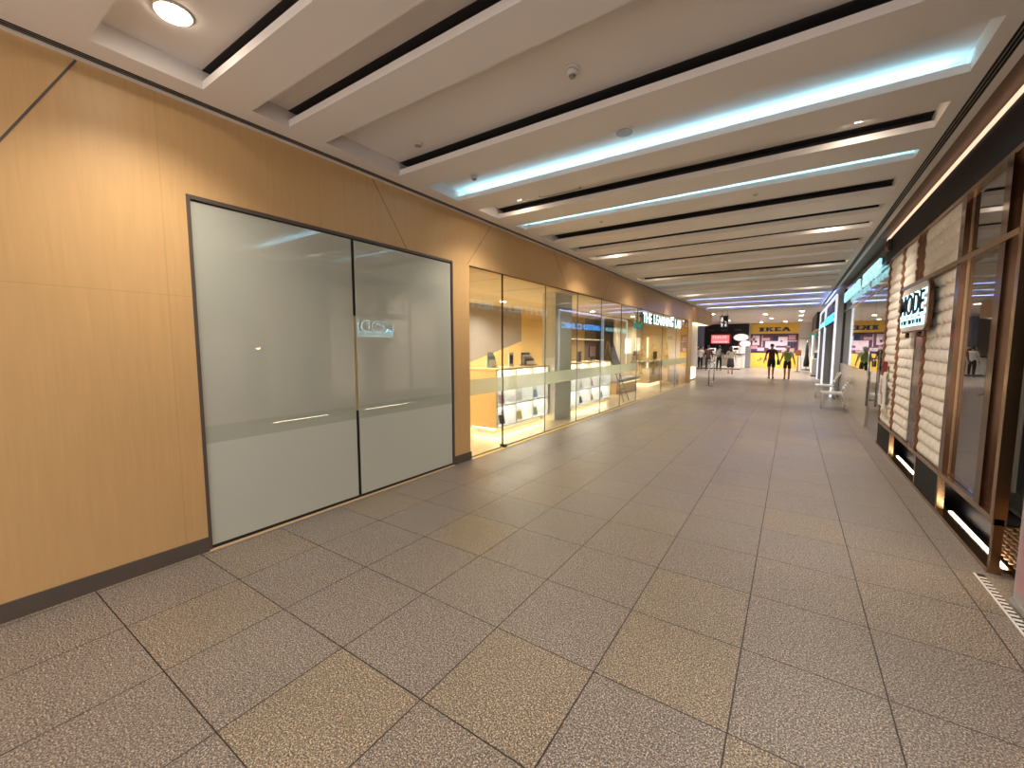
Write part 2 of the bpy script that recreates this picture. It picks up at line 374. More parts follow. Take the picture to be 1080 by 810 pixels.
# lobby downlights
for i, (x, y, w) in enumerate([(-1.35, 27.5, 'left of the middle, nearer'), (-1.2, 31.7, 'left of the middle, farther'), (.33, 26.2, 'right of the middle, nearest of three'), (.34, 29.6, 'right of the middle, second of three'), (.36, 35.0, 'right of the middle, farthest of three'), (-3.8, 33.0, 'above the dark food kiosk'), (-3.8, 25.8, 'beside the hanging sign'), (-5.5, 29.5, 'far left over the queue'), (-2.0, 36.4, 'added to brighten the left half of the mural'), (-.5, 36.4, 'added to brighten the right half of the mural')]):  # the last two lamps are added to brighten the mural
    downlight(x, y, 3.44, 'small lobby downlight %s' % w, 360, .10, group='downlights in the flat lobby ceiling', col=(1, .9, .82))

# small ceiling fittings
def fitting(name, label, cat, x, y, z, r, dome=0):
    t = thing(name, label, cat, (x, y, z))
    MB().lathe([(r, z - .0005), (r, z - .008), (r * .82, z - .012)], (x, y, 0), 24).build('rim', 'white', t)
    if dome: MB().lathe([(r * .7, z - .012), (r * .7, z - .03), (r * .35, z - .045)], (x, y, 0), 20).build('housing', 'white', t); MB().lathe([(r * .45, z - .0455), (r * .3, z - .06)], (x, y, 0), 16).build('sensor', 'fin', t)
    else: MB().cyl((x, y, z - .0125), (x, y, z - .016), r * .78, n=24).build('grille', 'fin', t)
    return t
fitting('smoke_detector', 'small round smoke detector in the wide dark trough, centre of ceiling', 'detector', -1.36, 2.78, ZR, .055, 1)
fitting('ceiling_speaker', 'round grey ceiling speaker beside the first cyan light line', 'speaker', -1.34, 3.80, ZR, .095)
fitting('smoke_detector', 'round smoke detector beside the left end of the first cyan line', 'detector', -3.05, 3.80, ZR, .06, 1)
fitting('blanking_plate', 'small round blank cap in the ceiling near the left wall', 'cap', -3.05, 2.95, ZR, .042)
t = thing('emergency_light', 'small twin-head emergency light in the ceiling between the two cyan lines', 'light', (-1.38, 4.68, ZR))
B(-1.47, -1.29, 4.64, 4.72, ZR - .012, ZR - .0005).build('housing', 'white', t)
for k in range(3): MB().cyl((-1.44 + .06 * k, 4.68, ZR - .0125), (-1.44 + .06 * k, 4.68, ZR - .024), .018).build('lamp_head', 'fin', t)
t = thing('access_panel', 'square ceiling access panel with thin dark outline beside left downlight', 'panel', (-2.5, 4.66, ZR))
m = MB()
for q in ((-2.78, -2.22, 4.50, 4.507), (-2.78, -2.22, 4.823, 4.83), (-2.78, -2.773, 4.507, 4.823), (-2.227, -2.22, 4.507, 4.823)): m.box(*q, ZR - .003, ZR - .0005)
m.build('shadow_gap', 'slot', t); B(-2.77, -2.23, 4.51, 4.82, ZR - .002, ZR - .0005).build('panel', 'ceil', t)
t = thing('security_camera', 'small black camera hanging at the right end of the second cyan line', 'camera', (.62, 5.44, ZR))
MB().cyl((.62, 5.44, ZR - .001), (.62, 5.44, ZR - .05), .008).build('stem', 'dark', t); MB().ball((.62, 5.44, ZR - .07), (.025, .025, .025)).build('lens_ball', 'dark', t)
fitting('sprinkler', 'tiny ceiling sprinkler rose on the soffit beyond second cyan line, left', 'sprinkler', -2.35, 5.80, ZC, .03)
fitting('sprinkler', 'tiny ceiling sprinkler rose on the soffit beyond second cyan line, right', 'sprinkler', -.45, 5.80, ZC, .03)

# ---------------------------------------------------------------- left wall
T = .22   # wall thickness
ZG = 2.76
w = MB()
w.box(XL - T, XL, Y0, 1.32, 0, ZC)
w.box(XL - T, XL, 1.32, 20.3, ZG, ZC)
w.box(XL - T, XL, 4.26, 4.60, 0, ZG)
w.box(XL - T, XL, 19.55, 20.3, 0, ZG)
struct('wall_left', w, 'wood')
# V joints across the wood as fine dark inlays
g = MB()
def groove(y0, z0, y1, z1, wd=.006):
    d = Vector((0, y1 - y0, z1 - z0)).normalized(); n = Vector((0, -d.z, d.y)) * wd / 2
    a, b2 = Vector((XL, y0, z0)), Vector((XL, y1, z1))
    vs = [a - n, a + n, b2 + n, b2 - n]
    g.prism([(v.y, v.z) for v in vs], (XL - .002, 0, 0), (0, 1, 0), (0, 0, 1), (.0035, 0, 0))
for a in ((.79, 3.405, .14, 2.25, .012), (3.01, 3.405, 3.47, ZG), (5.12, 3.405, 4.56, ZG), (7.08, 3.405, 7.66, ZG), (10.1, 3.405, 9.55, ZG), (12.6, 3.405, 13.2, ZG), (15.6, 3.405, 15.05, ZG)): groove(*a)
struct('trim_1', g, 'base')
struct('baseboard_left', B(XL, XL + .012, Y0, 1.32, 0, .115).box(XL, XL + .012, 4.24, 4.60, 0, .115).box(XL - T, XL + .012, 4.60, 4.612, 0, .115).box(XL - .19, XL, 4.232, 4.26, 0, .115), 'base')
struct('trim_2', B(XL - .035, XL + .004, 1.32, 1.345, 0, ZG).box(XL - .035, XL + .004, 4.235, 4.26, .115, ZG).box(XL - .05, XL + .004, 1.345, 4.235, ZG - .03, ZG), 'base')
struct('trim_3', B(XL - .03, XL + .035, 1.32, 4.24, 0, .006), mat('pale threshold', (.62, .45, .28), .4))
# frosted window
t = bpy.data.objects.new('window_1', None); C.objects.link(t); t.location = (XL, 2.75, 0); tag(t, kind='structure')
B(XL - .024, XL - .012, 1.345, 2.725, .03, ZG - .04).build('pane', 'frost', t); B(XL - .024, XL - .012, 2.765, 4.225, .03, ZG - .04).build('pane', 'frost', t)
B(XL - .0118, XL - .0108, 1.347, 2.723, .86, 1.0).build('film_band', 'frostline', t); B(XL - .0118, XL - .0108, 2.767, 4.223, .86, 1.0).build('film_band', 'frostline', t)
B(XL - .0118, XL - .0108, 1.347, 2.723, .031, .86).build('lower_pane_face', 'frost2', t); B(XL - .0118, XL - .0108, 2.767, 4.223, .031, .86).build('lower_pane_face', 'frost2', t)  # panes are paler below the band
B(XL - .055, XL - .005, 1.345, 4.235, 0.006, .028).build('bottom_rail', 'dark', t)
B(XL - .05, XL - .03, 2.60, 2.9, .03, .95).box(XL - .05, XL - .03, 2.60, 2.9, 1.95, ZG - .04).build('gap_backing', 'dark', t)  # black strips stand for the darkness behind the gap
B(XL - .05, XL - .03, 2.60, 2.9, .95, 1.95).build('lit_gap_backing', mat('lit gap tone', (.85, .68, .36), .5), t)  # strip coloured like the lit interior seen through the gap
struct('wall_left', B(-4.03, -3.96, 1.0, 4.4, 0, ZG), 'brownin')
# clear shopfront
t = bpy.data.objects.new('window_2', None); C.objects.link(t); t.location = (XL, 12, 0); tag(t, kind='structure')
ys = [4.62, 5.46, 6.85, 8.24, 9.57, 10.99, 12.4, 15.3, 17.4, 19.55]
for k, (a, b_) in enumerate(zip(ys, ys[1:])):
    p = B(XL - .045, XL - .033, a + .006, b_ - .006, .02, ZG).build('pane', 'glass', t)
    if not (12.3 < a < 15.2): B(XL - .0325, XL - .0315, a + .008, b_ - .008, .92, 1.15).build('film_band', 'band', p)
    j = B(XL - .047, XL - .031, b_ - (.012 if k == 0 else .005), b_ + (.012 if k == 0 else .005), .02, ZG).build('glass_joint', 'base' if k else 'dark', t)
B(XL - .07, XL + .02, 5.43, 5.50, .006, .05).build('door_pivot', 'dark', t)
B(XL - .055, XL - .025, 4.60, 19.55, 0.004, .02).build('bottom_channel', 'fin', t)
B(XL - .06, XL - .02, 4.60, 19.55, ZG - .01, ZG + .01).build('top_channel', 'dark', t)
struct('trim_4', B(XL - .02, XL + .05, 4.612, 19.55, 0, .006), W['ochre'])

# ---------------------------------------------------------------- left shop interior
XI = -7.2
struct('floor', B(XI, XL - .02, 4.4, 20.3, -.12, .002), 'woodfl')
struct('ceiling', B(XI - .1, XL - T, 4.4, 20.3, 2.80, 2.9), mat('shop ceiling', (.74, .66, .52), .7))
struct('wall_left', B(XI - .1, XI, 11.3, 16.2, 0, 2.8).box(XI, -5.2, 4.3, 4.4, 0, 2.8).box(-5.2, XL - T, 4.3, 4.4, 0, 2.8), 'woodin')
struct('wall_left', B(XI - .1, XI, 4.3, 11.3, 0, 2.8).box(XI - .1, XI, 16.2, 20.4, 0, 2.8), 'mauve')
m = MB(); m.prism([(4.5, 0), (11.28, 0), (11.28, 1.80), (8.4, 1.13), (4.5, .25)], (XI + .001, 0, 0), (0, 1, 0), (0, 0, 1), (.02, 0, 0))
struct('trim_5', m, 'woodin')
struct('wall_left', B(XI, XL - T, 20.2, 20.3, 0, 2.8), 'woodin')
struct('wall_left', B(-4.62, -4.3, 8.12, 8.93, 0, 2.8), mat('pale grey column', (.72, .71, .66), .5))      # column
# partition further back
struct('wall_left', B(-6.1, -6.0, 16.6, 20.2, 0, 2.8), mat('cream wall', (.66, .55, .36), .5))
t = thing('clothes_rail_shelf', 'thin pale horizontal shelf rail on the back wall of the shop', 'shelf', (XI + .15, 15, 1.9))
B(XI, XI + .3, 13.2, 17.6, 1.88, 1.91).build('board', 'woodin', t); B(XI + .28, XI + .30, 13.2, 17.6, 1.91, 1.925).build('edge_strip', 'e_yel', t)
# display counter
def counter(y0, y1, n, label):
    t = thing('display_counter', label, 'counter', (-4.75, (y0 + y1) / 2, 0), 'honey wood counters with lit niches')
    xf, xb, zt = -4.44, -5.06, 1.22
    B(xb, xf + .01, y0 - .02, y1 + .02, zt - .03, zt).build('worktop', 'woodin', t)
    B(xb, xb + .02, y0, y1, .12, zt - .03).box(xb, xf, y0 - .015, y0 + .005, .12, zt - .03).box(xb, xf, y1 - .005, y1 + .015, .12, zt - .03).build('carcass', 'woodin', t)
    B(xb + .1, xf - .14, y0 + .1, y1 - .1, 0.003, .12).build('plinth', 'grey', t)
    m = B(xf - .3, xf - .28, y0 + .005, y1 - .005, .12, zt - .03)
    for z in (.12, .51, .985): m.box(xf - .28, xf, y0 + .005, y1 - .005, z - .012 + .012, z + .024)
    for k in range(n + 1):
        y = y0 + .005 + (y1 - y0 - .03) * k / n; m.box(xf - .28, xf, y, y + .02, .144, zt - .03)
    m.build('niche_grid', 'white2', t)
    for k in range(n):
        a = y0 + .03 + (y1 - y0 - .03) * k / n; b2 = y0 - .01 + (y1 - y0 - .03) * (k + 1) / n
        for z in (.505, .98, 1.185): B(xf - .24, xf - .20, a, b2 - .01, z - .012, z - .002).build('niche_light', 'e_niche', t)
    B(xf - .12, xf - .08, y0 + .02, y1 - .02, .095, .118).build('toe_light', 'e_strip', t)
    B(xb + .02, xf - .1, y0 + .02, y0 + .06, .095, .118).build('toe_light', 'e_strip', t)
    return t
counter(6.14, 8.08, 3, 'lit display counter nearest the camera, left of the grey column')
counter(8.97, 11.9, 4, 'lit display counter beyond the grey column')
# brochures and books in niches
bk = 0
words = ['pink', 'green', 'ochre', 'blue', 'charcoal', 'white']; mats = ['pink', 'greenp', 'ochre', 'bluep', 'darkp', 'paper']
def booklet(y, z, k, lean, label):
    t = thing('booklet', label, 'booklet', (-4.55, y, z), 'booklets standing in the counter niches')
    x = -4.60
    for s in (0, 1):
        m = MB(); h = .17
        m.prism([(0, 0), (.12, 0), (.12, h), (0, h)], (x, y, z), (.35 * (1 if s else 1), (1 if s else -1) * .94, 0), (-.25, 0, .97), (.004, 0, 0)); m.build('cover' if s else 'page', mats[k] if s else 'paper', t)
    return t
cellsA = [6.14 + .63 * (k + .5) for k in range(3)]; cellsB = [8.97 + .725 * (k + .5) for k in range(4)]
seq = [(cellsA[0], .145, 4, 'lower niche, first from the left'), (cellsA[1], .145, 2, 'lower niche, second from the left'), (cellsA[2], .145, 1, 'lower niche, third from the left'),
       (cellsA[0], .536, 0, 'middle niche, first from the left'), (cellsA[1], .536, 5, 'middle niche, second from the left'), (cellsA[2], .536, 3, 'middle niche, third from the left'),
       (cellsB[0], .145, 5, 'lower niche just right of the column'), (cellsB[1], .145, 4, 'lower niche second right of the column'), (cellsB[2], .145, 2, 'lower niche third right of the column'), (cellsB[3], .145, 3, 'lower niche farthest right'),
       (cellsB[0], .536, 1, 'middle niche just right of the column'), (cellsB[1], .536, 5, 'middle niche second right of the column'), (cellsB[2], .536, 0, 'middle niche third right of the column'), (cellsB[3], .536, 5, 'middle niche farthest right')]
for y, z, k, wh in seq: booklet(y, z + .001, k, 0, 'open %s booklet in the %s' % (words[k], wh))
# things on the counter
t = thing('brochure_stand', 'clear wire brochure stand with papers at the near counter end', 'stand', (-4.75, 6.42, 1.22))
B(-4.82, -4.68, 6.30, 6.55, 1.221, 1.235).build('base', 'steel', t)
for k in range(3): B(-4.80 + .03 * k, -4.797 + .03 * k, 6.31, 6.54, 1.236, 1.52 - .07 * k).build('leaflet', ('paper', 'bluep', 'paper')[k], t)
t = thing('tablet_stand', 'small white framed tablet standing on the near counter', 'tablet', (-4.75, 7.06, 1.22))
B(-4.80, -4.70, 7.0, 7.13, 1.221, 1.23).build('foot', 'white', t); B(-4.76, -4.745, 6.98, 7.15, 1.231, 1.50).build('frame', 'white', t); B(-4.744, -4.742, 7.01, 7.12, 1.28, 1.46).build('screen', 'darkp', t)
t = thing('card_rack', 'dark low rack full of leaflets beside the grey column', 'rack', (-4.75, 7.75, 1.22))
B(-4.86, -4.66, 7.56, 7.96, 1.221, 1.24).build('tray', 'easel', t)
for k in range(5): B(-4.84 + .035 * k, -4.835 + .035 * k, 7.58, 7.94, 1.241, 1.50 - .045 * k).build('leaflet', ('darkp', 'paper', 'pink', 'darkp', 'paper')[k], t)
t = thing('desk_speaker', 'slim black speaker standing on the counter right of the column', 'speaker', (-4.75, 10.35, 1.22))
B(-4.81, -4.69, 10.30, 10.42, 1.221, 1.235).build('foot', 'dark', t); B(-4.79, -4.71, 10.31, 10.41, 1.236, 1.50).build('cabinet', 'dark', t, .01); MB().cyl((-4.709, 10.36, 1.42), (-4.705, 10.36, 1.42), .035).build('cone', 'fin', t)
t = thing('monitor', 'small monitor with dark pink picture on the farther counter', 'monitor', (-4.75, 11.2, 1.22))
B(-4.83, -4.68, 11.1, 11.32, 1.221, 1.232).build('foot', 'dark', t); B(-4.77, -4.755, 11.19, 11.23, 1.233, 1.34).build('neck', 'dark', t); B(-4.76, -4.73, 10.98, 11.45, 1.33, 1.66).build('casing', 'dark', t, .006); B(-4.729, -4.727, 11.0, 11.43, 1.35, 1.64).build('screen', 'pink', t)

# easel
t = thing('easel', 'reddish wooden easel standing by the shop window', 'easel', (-4.2, 12.2, 0))
for s in (-.16, .16): MB().cyl((-4.05, 12.2 + s * 1.5, .003), (-4.66, 12.2 + s * .4, 1.78), .014, n=8).build('leg', 'easel', t)
MB().cyl((-5.0, 12.2, .003), (-4.67, 12.2, 1.76), .014, n=8).build('leg', 'easel', t)
B(-4.20, -4.14, 11.97, 12.43, .36, .385).build('crossbar', 'easel', t); B(-4.36, -4.25, 11.95, 12.45, .82, .84).build('ledge', 'easel', t)
m = MB(); m.prism([(-.26, 0), (.26, 0), (.26, .92), (-.26, .92)], (-4.27, 12.2, .842), (0, 1, 0), (-.325, 0, .946), (-.02, 0, 0))
b0 = m.build('poster_board', 'darkp'); tag(b0, 'dark blue and brown poster board resting on the easel', 'poster')
m = MB(); strokes(m, (-4.27 - .7 * .3436 + .0005, 12.02, .842 + .7), (0, 1, 0), (-.325, 0, .946), (.004, 0, 0), .36, .05, 9, 3); strokes(m, (-4.27 - .35 * .3436 + .0005, 12.02, .842 + .35), (0, 1, 0), (-.325, 0, .946), (.004, 0, 0), .3, .03, 12, 4)
m.build('print', 'silver', b0, keep=True)

# reception desk and furniture farther in
t = thing('reception_desk', 'long honey wood reception desk with a glowing base', 'desk', (-4.9, 18, 0))
B(-5.4, -4.7, 16.9, 19.0, .16, .98).build('body', 'woodin', t); B(-5.45, -4.65, 16.85, 19.05, .98, 1.02).build('top', 'curtain', t)
B(-5.3, -4.8, 17.0, 18.9, .003, .16).build('lit_plinth', 'e_yel', t)
t = thing('desk_monitor', 'flat dark monitor on the reception desk', 'monitor', (-4.95, 18.6, 1.02))
B(-5.02, -4.88, 18.5, 18.72, 1.021, 1.032).build('foot', 'dark', t); B(-4.97, -4.94, 18.35, 18.9, 1.09, 1.42).build('screen', 'dark', t, .006); B(-4.96, -4.95, 18.59, 18.63, 1.032, 1.1).build('neck', 'dark', t)
t = thing('waiting_bench', 'low dark bench with a pale lit edge behind the glass', 'bench', (-5.2, 14.8, 0))
B(-5.8, -4.8, 13.6, 16.0, .40, .52).build('seat', 'grey', t, .03); B(-5.7, -4.9, 13.7, 15.9, .003, .40).build('plinth', 'woodin', t); B(-4.815, -4.80, 13.62, 15.98, .37, .395).build('light_strip', 'e_yel', t); B(-5.9, -5.8, 13.6, 16.0, .40, .98).build('backrest', 'grey', t, .03)
t = thing('wall_poster', 'warm glowing picture panel on the cream wall inside the shop', 'poster', (-5.99, 18.0, 1.6))
B(-6.0, -5.975, 17.6, 18.5, 1.3, 2.0).build('frame', 'white', t); B(-5.974, -5.97, 17.65, 18.45, 1.35, 1.95).build('picture', 'e_yel', t)
t = thing('wall_shelf', 'small dark shelf on the cream wall above the reception desk', 'shelf', (-5.9, 19.2, 1.25))
B(-6.0, -5.8, 18.7, 19.7, 1.24, 1.27).build('board', 'easel', t); B(-5.95, -5.85, 18.8, 19.0, 1.271, 1.45).build('storage_box', 'grey', t)
t = thing('waste_bin', 'grey rectangular bin beside the end of the glass shopfront', 'bin', (-4.2, 18.9, 0))
B(-4.36, -4.05, 18.7, 19.1, .003, .62).build('body', 'silver', t, .01); B(-4.37, -4.04, 18.69, 19.11, .62, .66).build('lid', 'grey', t, .01)
# exit sign
t = thing('exit_sign', 'teal exit sign hanging inside the shop left of the big letters', 'sign', (-4.35, 14, 2.3))
MB().cyl((-4.33, 13.9, 2.42), (-4.33, 13.9, 2.8), .006).cyl((-4.33, 14.3, 2.42), (-4.33, 14.3, 2.8), .006).build('hanger', 'steel', t)
B(-4.36, -4.31, 13.72, 14.5, 2.22, 2.42).build('housing', 'e_exit', t); text('legend', 'EXIT', 'paper', (-4.308, 13.9, 2.27), (0, 1, 0), (0, 0, 1), .42, .10, .003, t)
# shop interior lamps
k = 0
for x, y in ((-6.3, 6.2), (-5.0, 5.6), (-6.3, 9.0), (-5.6, 10.6), (-5.6, 13.2), (-5.2, 16.2), (-5.2, 18.8)):
    downlight(x, y, 2.8, 'shop ceiling downlight behind the glass, %s from the near end' % ordn[k], 150, .07, 'e_warm2', 'downlights in the glass fronted shop', (1, .92, .78), 2.7); k += 1
# THE LEARNING LAB letters
t = thing('shop_sign', 'white lit capital letters reading The Learning Lab above the shop glass', 'sign', (-3.7, 15, 2.5))
B(XL, XL + .03, 12.45, 17.5, 2.52, 2.55).build('mounting_rail', 'dark', t)
LET = 'THE LEARNING LAB'
for wd, ya, wl in (('THE', 12.45, .92), ('LEARNING', 13.60, 2.62), ('LAB', 16.50, 1.0)):
    text('word', wd, 'teal', (-3.765, ya, 2.335), (0, 1, 0), (0, 0, 1), wl, .31, .065, t, .02)
    text('lit_face', wd, 'e_letter', (-3.699, ya, 2.335), (0, 1, 0), (0, 0, 1), wl, .31, .008, t, .02)
for k in range(2): B(-3.74, -3.73, 12.35 - .0, 12.38, 2.3, ZG).build('bracket', 'dark', t) if k == 0 else None

# ---------------------------------------------------------------- beyond the shop on the left
struct('wall_left', B(-4.5, -4.3, 20.5, 24.5, 0, 2.74), 'white')
struct('wall_left', B(-9.5, -4.3, 20.3, 20.5, 0, 3.44), 'woodin')
struct('wall_left', B(-5.0, -3.70, 20.5, 25.0, 2.78, 3.44), 'wood')
t = thing('soffit_light', 'warm glowing rectangle under the wooden bulkhead past the shop', 'light', (-4.2, 22.5, 2.76)); B(-4.6, -3.75, 20.8, 24.6, 2.745, 2.779).build('frame', 'white', t); B(-4.55, -3.8, 20.9, 24.5, 2.735, 2.744).build('diffuser', 'e_yel', t)
t = thing('lightbox_poster', 'small lit poster on the white pier past the shop', 'poster', (-4.29, 21.8, 1.6)); B(-4.299, -4.27, 21.4, 22.3, 1.35, 2.05).build('frame', 'white', t); B(-4.269, -4.265, 21.45, 22.25, 1.4, 2.0).build('picture', 'e_poster', t)
t = thing('card_reader', 'small black box on the white pier below the lit poster', 'box', (-4.28, 21.8, 1.0)); B(-4.299, -4.18, 21.5, 22.1, .95, 1.08).build('housing', 'dark', t, .01); B(-4.179, -4.175, 21.6, 22.0, .98, 1.05).build('face', 'grey', t)
t = thing('floor_lightbox', 'low glowing yellow box at the foot of the white pier', 'lightbox', (-4.15, 21.6, 0)); B(-4.28, -3.98, 20.9, 22.6, .003, .06).build('base', 'dark', t); B(-4.27, -4.0, 20.92, 22.58, .061, .62).build('glowing_body', 'e_yel', t)
struct('wall_left', B(-6.6, -6.1, 36.5, 37.78, 0, 3.44), mat('blue grey wall', (.30, .38, .62), .5))
struct('wall_left', B(-9.5, -9.4, 20.5, 38.0, 0, 3.44), 'grey')
# hanging sign
t = thing('hanging_sign', 'dark box sign with pale marks hanging from the ceiling near the food kiosk', 'sign', (-2.95, 24, 2.95))
MB().cyl((-3.08, 24, 3.2), (-3.08, 24, 3.44), .01).cyl((-2.84, 24, 3.2), (-2.84, 24, 3.44), .01).build('hanger', 'steel', t)
B(-3.15, -2.79, 23.9, 24.08, 2.62, 3.2).build('housing', 'dark', t, .01); m = MB(); strokes(m, (-3.11, 23.9, 2.66), (0, 0, 1), (1, 0, 0), (0, -.006, 0), .48, .10, 4, 8); strokes(m, (-2.93, 23.9, 2.66), (0, 0, 1), (1, 0, 0), (0, -.006, 0), .3, .08, 3, 9); m.build('marks', 'e_white', t)

# ---------------------------------------------------------------- far end
YB = 38.0
struct('wall_back', B(-9.5, 6, YB, YB + .2, 0, 3.44), 'white')
struct('trim_6', B(.36, 1.6, YB - .012, YB, 2.22, 2.26), 'grey')
# dark kiosk wall
t = thing('kiosk_wall', 'dark plum menu wall behind the food kiosk', 'partition', (-4.55, YB - .1, 0))
B(-6.08, -2.90, YB - .18, YB - .001, 0.001, 3.43).build('panel', 'black', t)
for i in range(3): B(-5.9 + i, -5.4 + i, YB - .19, YB - .181, 2.9, 3.02).build('relief', 'darkp', t)
t = thing('menu_screen', 'pink lit menu screen on the dark kiosk wall', 'screen', (-4.9, YB - .2, 2.2))
B(-5.62, -4.1, YB - .24, YB - .181, 1.86, 2.66).build('frame', 'red', t); B(-5.56, -4.25, YB - .25, YB - .241, 1.9, 2.56).build('display', 'e_pink', t)
m = MB(); strokes(m, (-5.45, YB - .25, 2.3), (1, 0, 0), (0, 0, 1), (0, -.006, 0), 1.05, .16, 6, 5); strokes(m, (-5.45, YB - .25, 1.98), (1, 0, 0), (0, 0, 1), (0, -.006, 0), 1.1, .08, 11, 6); m.build('menu_text', 'e_pink2', t)
def disc(name, label, x, z, rx, rz, y, m1, m2):
    t = thing(name, label, 'sign', (x, y, z)); n = 28
    MB().prism([(rx * math.cos(2 * PI * i / n), rz * math.sin(2 * PI * i / n)) for i in range(n)], (x, y, z), (1, 0, 0), (0, 0, 1), (0, -.08, 0)).build('body', m1, t)
    MB().prism([(rx * .9 * math.cos(2 * PI * i / n), rz * .86 * math.sin(2 * PI * i / n)) for i in range(n)], (x, y - .08, z), (1, 0, 0), (0, 0, 1), (0, -.012, 0)).build('face', m2, t); return t
disc('oval_sign', 'large white oval sign on the dark kiosk wall', -3.42, 2.36, .56, .30, YB - .205, 'white', 'e_white')
disc('oval_sign', 'lower pink oval sign over a red panel on the kiosk wall', -3.12, 1.86, .40, .24, YB - .32, 'white', 'e_poster')
B0 = thing('red_panel', 'red panel between the two oval signs', 'panel', (-3.2, YB - .25, 2)); B(-3.62, -2.95, YB - .20, YB - .181, 1.6, 2.2).build('board', 'red', B0); B(-3.6, -2.97, YB - .204, YB - .2005, 2.17, 2.19).build('edge', 'black', B0)
# kiosk counter & equipment
t = thing('kiosk_counter', 'white food kiosk counter with tiled front and dark top', 'counter', (-4.4, 34, 0))
B(-6.3, -3.0, 33.6, 34.2, .08, 1.05).box(-3.3, -3.0, 34.2, 36.4, .08, 1.05).build('body', 'white2', t); B(-6.35, -2.95, 33.55, 34.25, 1.05, 1.1).box(-3.35, -2.95, 34.25, 36.4, 1.05, 1.1).build('top', 'dark', t); B(-6.2, -3.05, 33.65, 34.15, .002, .08).build('kick', 'dark', t)
for i in range(5): B(-6.1 + .6 * i, -5.6 + .6 * i, 33.585, 33.6, .25, .85).build('front_panel', ('paper', 'grey', 'paper', 'olive', 'paper')[i], t)
for i, (x, h_, lb) in enumerate(((-5.7, .5, 'steel drinks dispenser at the left end of the kiosk counter'), (-4.9, .42, 'pale box machine in the middle of the kiosk counter'), (-3.35, .55, 'white coffee machine at the right end of the kiosk counter'))):
    t = thing('countertop_machine', lb, 'machine', (x, 33.9, 1.1)); B(x - .22, x + .22, 33.7, 34.1, 1.101, 1.1 + h_).build('casing', ('steel', 'white', 'white')[i], t, .02); B(x - .15, x + .15, 33.69, 33.7, 1.1 + h_ * .55, 1.1 + h_ * .85).build('front_panel', 'dark', t); B(x - .04, x + .04, 33.64, 33.7, 1.1 + h_ * .3, 1.1 + h_ * .4).build('spout', 'dark', t)
t = thing('curved_partition', 'white curved partition beside the yellow mural', 'partition', (-3.0, 37.2, 0))
m = MB(); n = 10; R0 = .5
for i in range(n):
    a, b_ = PI + PI / 2 * i / n, PI + PI / 2 * (i + 1) / n
    m.prism([(R0 * math.cos(a), R0 * math.sin(a)), (R0 * math.cos(b_), R0 * math.sin(b_)), ((R0 - .05) * math.cos(b_), (R0 - .05) * math.sin(b_)), ((R0 - .05) * math.cos(a), (R0 - .05) * math.sin(a))], (-3.0, 37.2, .002), (1, 0, 0), (0, 1, 0), (0, 0, 1.62))
m.build('curved_panel', 'e_white', t); B(-2.99, -2.62, 36.66, 36.72, .002, 1.62).build('flat_panel', 'silver', t)  # curved panel brightened by a glow put into its material
# mural
t = thing('store_mural', 'yellow hoarding with big blue capitals IKEA and a purple furniture picture', 'mural', (-1.24, YB - .05, 0))
x0, x1 = -2.78, .36
B(x0, x1, YB - .06, YB - .001, .002, 3.42).build('board', 'yellow', t)
B(x0 + .02, x1 - .02, YB - .066, YB - .061, 1.14, 2.62).build('picture', 'plum', t)
rr = random.Random(3)
def P(nm, m, a, b_, c_, d, dd): B(x0 + a, x0 + b_, YB - dd, YB - .0665, c_, d).build(nm, m, t)
for q in ((.15, .62, 1.75, 2.5), (1.02, 1.72, 1.55, 2.05), (1.72, 2.45, 1.7, 2.38), (.5, .95, 1.3, 1.55), (1.25, 2.35, 1.38, 1.55), (2.42, 3.05, 2.02, 2.08), (.78, .83, 1.6, 2.5), (.05, .3, 2.1, 2.3)): P('pale_furniture', 'lilac', *q, .070)
for q in ((.05, .5, 1.45, 1.7), (.85, 1.3, 2.1, 2.3), (2.1, 2.9, 1.2, 1.5), (1.3, 1.7, 1.2, 1.36), (2.5, 2.95, 2.15, 2.5)): P('rose_furniture', 'rose', *q, .068)
for q in ((1.5, 1.85, 2.05, 2.42), (.1, .95, 1.2, 1.28), (.3, .45, 1.95, 2.1), (2.0, 2.12, 1.98, 2.1), (2.5, 2.6, 1.6, 1.95), (2.68, 2.78, 1.6, 1.95), (2.86, 2.96, 1.6, 1.95)): P('dark_furniture', 'blue', *q, .073)
m = MB(); u, v, d = (1, 0, 0), (0, 0, 1), (0, -.02, 0); yy = YB - .0605; zb, hh = 2.80, .30
def lt(poly, ox, wd): m.prism([(p[0] * wd, p[1] * hh) for p in poly], (ox, yy, zb), u, v, d)
lt([(0, 0), (1, 0), (1, .22), (.85, .22), (.85, .78), (1, .78), (1, 1), (0, 1), (0, .78), (.15, .78), (.15, .22), (0, .22)], -2.22, .36)
lt([(0, 0), (.45, 0), (.45, .22), (.38, .22), (.38, .36), (.46, .42), (.62, .20), (.56, .20), (.56, 0), (1, 0), (1, .22), (.9, .22), (.62, .58), (.82, .80), (.95, .80), (.95, 1), (.52, 1), (.52, .80), (.60, .80), (.38, .58), (.38, .78), (.45, .78), (.45, 1), (0, 1), (0, .78), (.1, .78), (.1, .22), (0, .22)], -1.80, .52)
lt([(0, 0), (1, 0), (1, .34), (.86, .34), (.80, .22), (.42, .22), (.42, .40), (.66, .40), (.66, .60), (.42, .60), (.42, .78), (.80, .78), (.86, .66), (1, .66), (1, 1), (0, 1), (0, .78), (.12, .78), (.12, .22), (0, .22)], -1.22, .42)
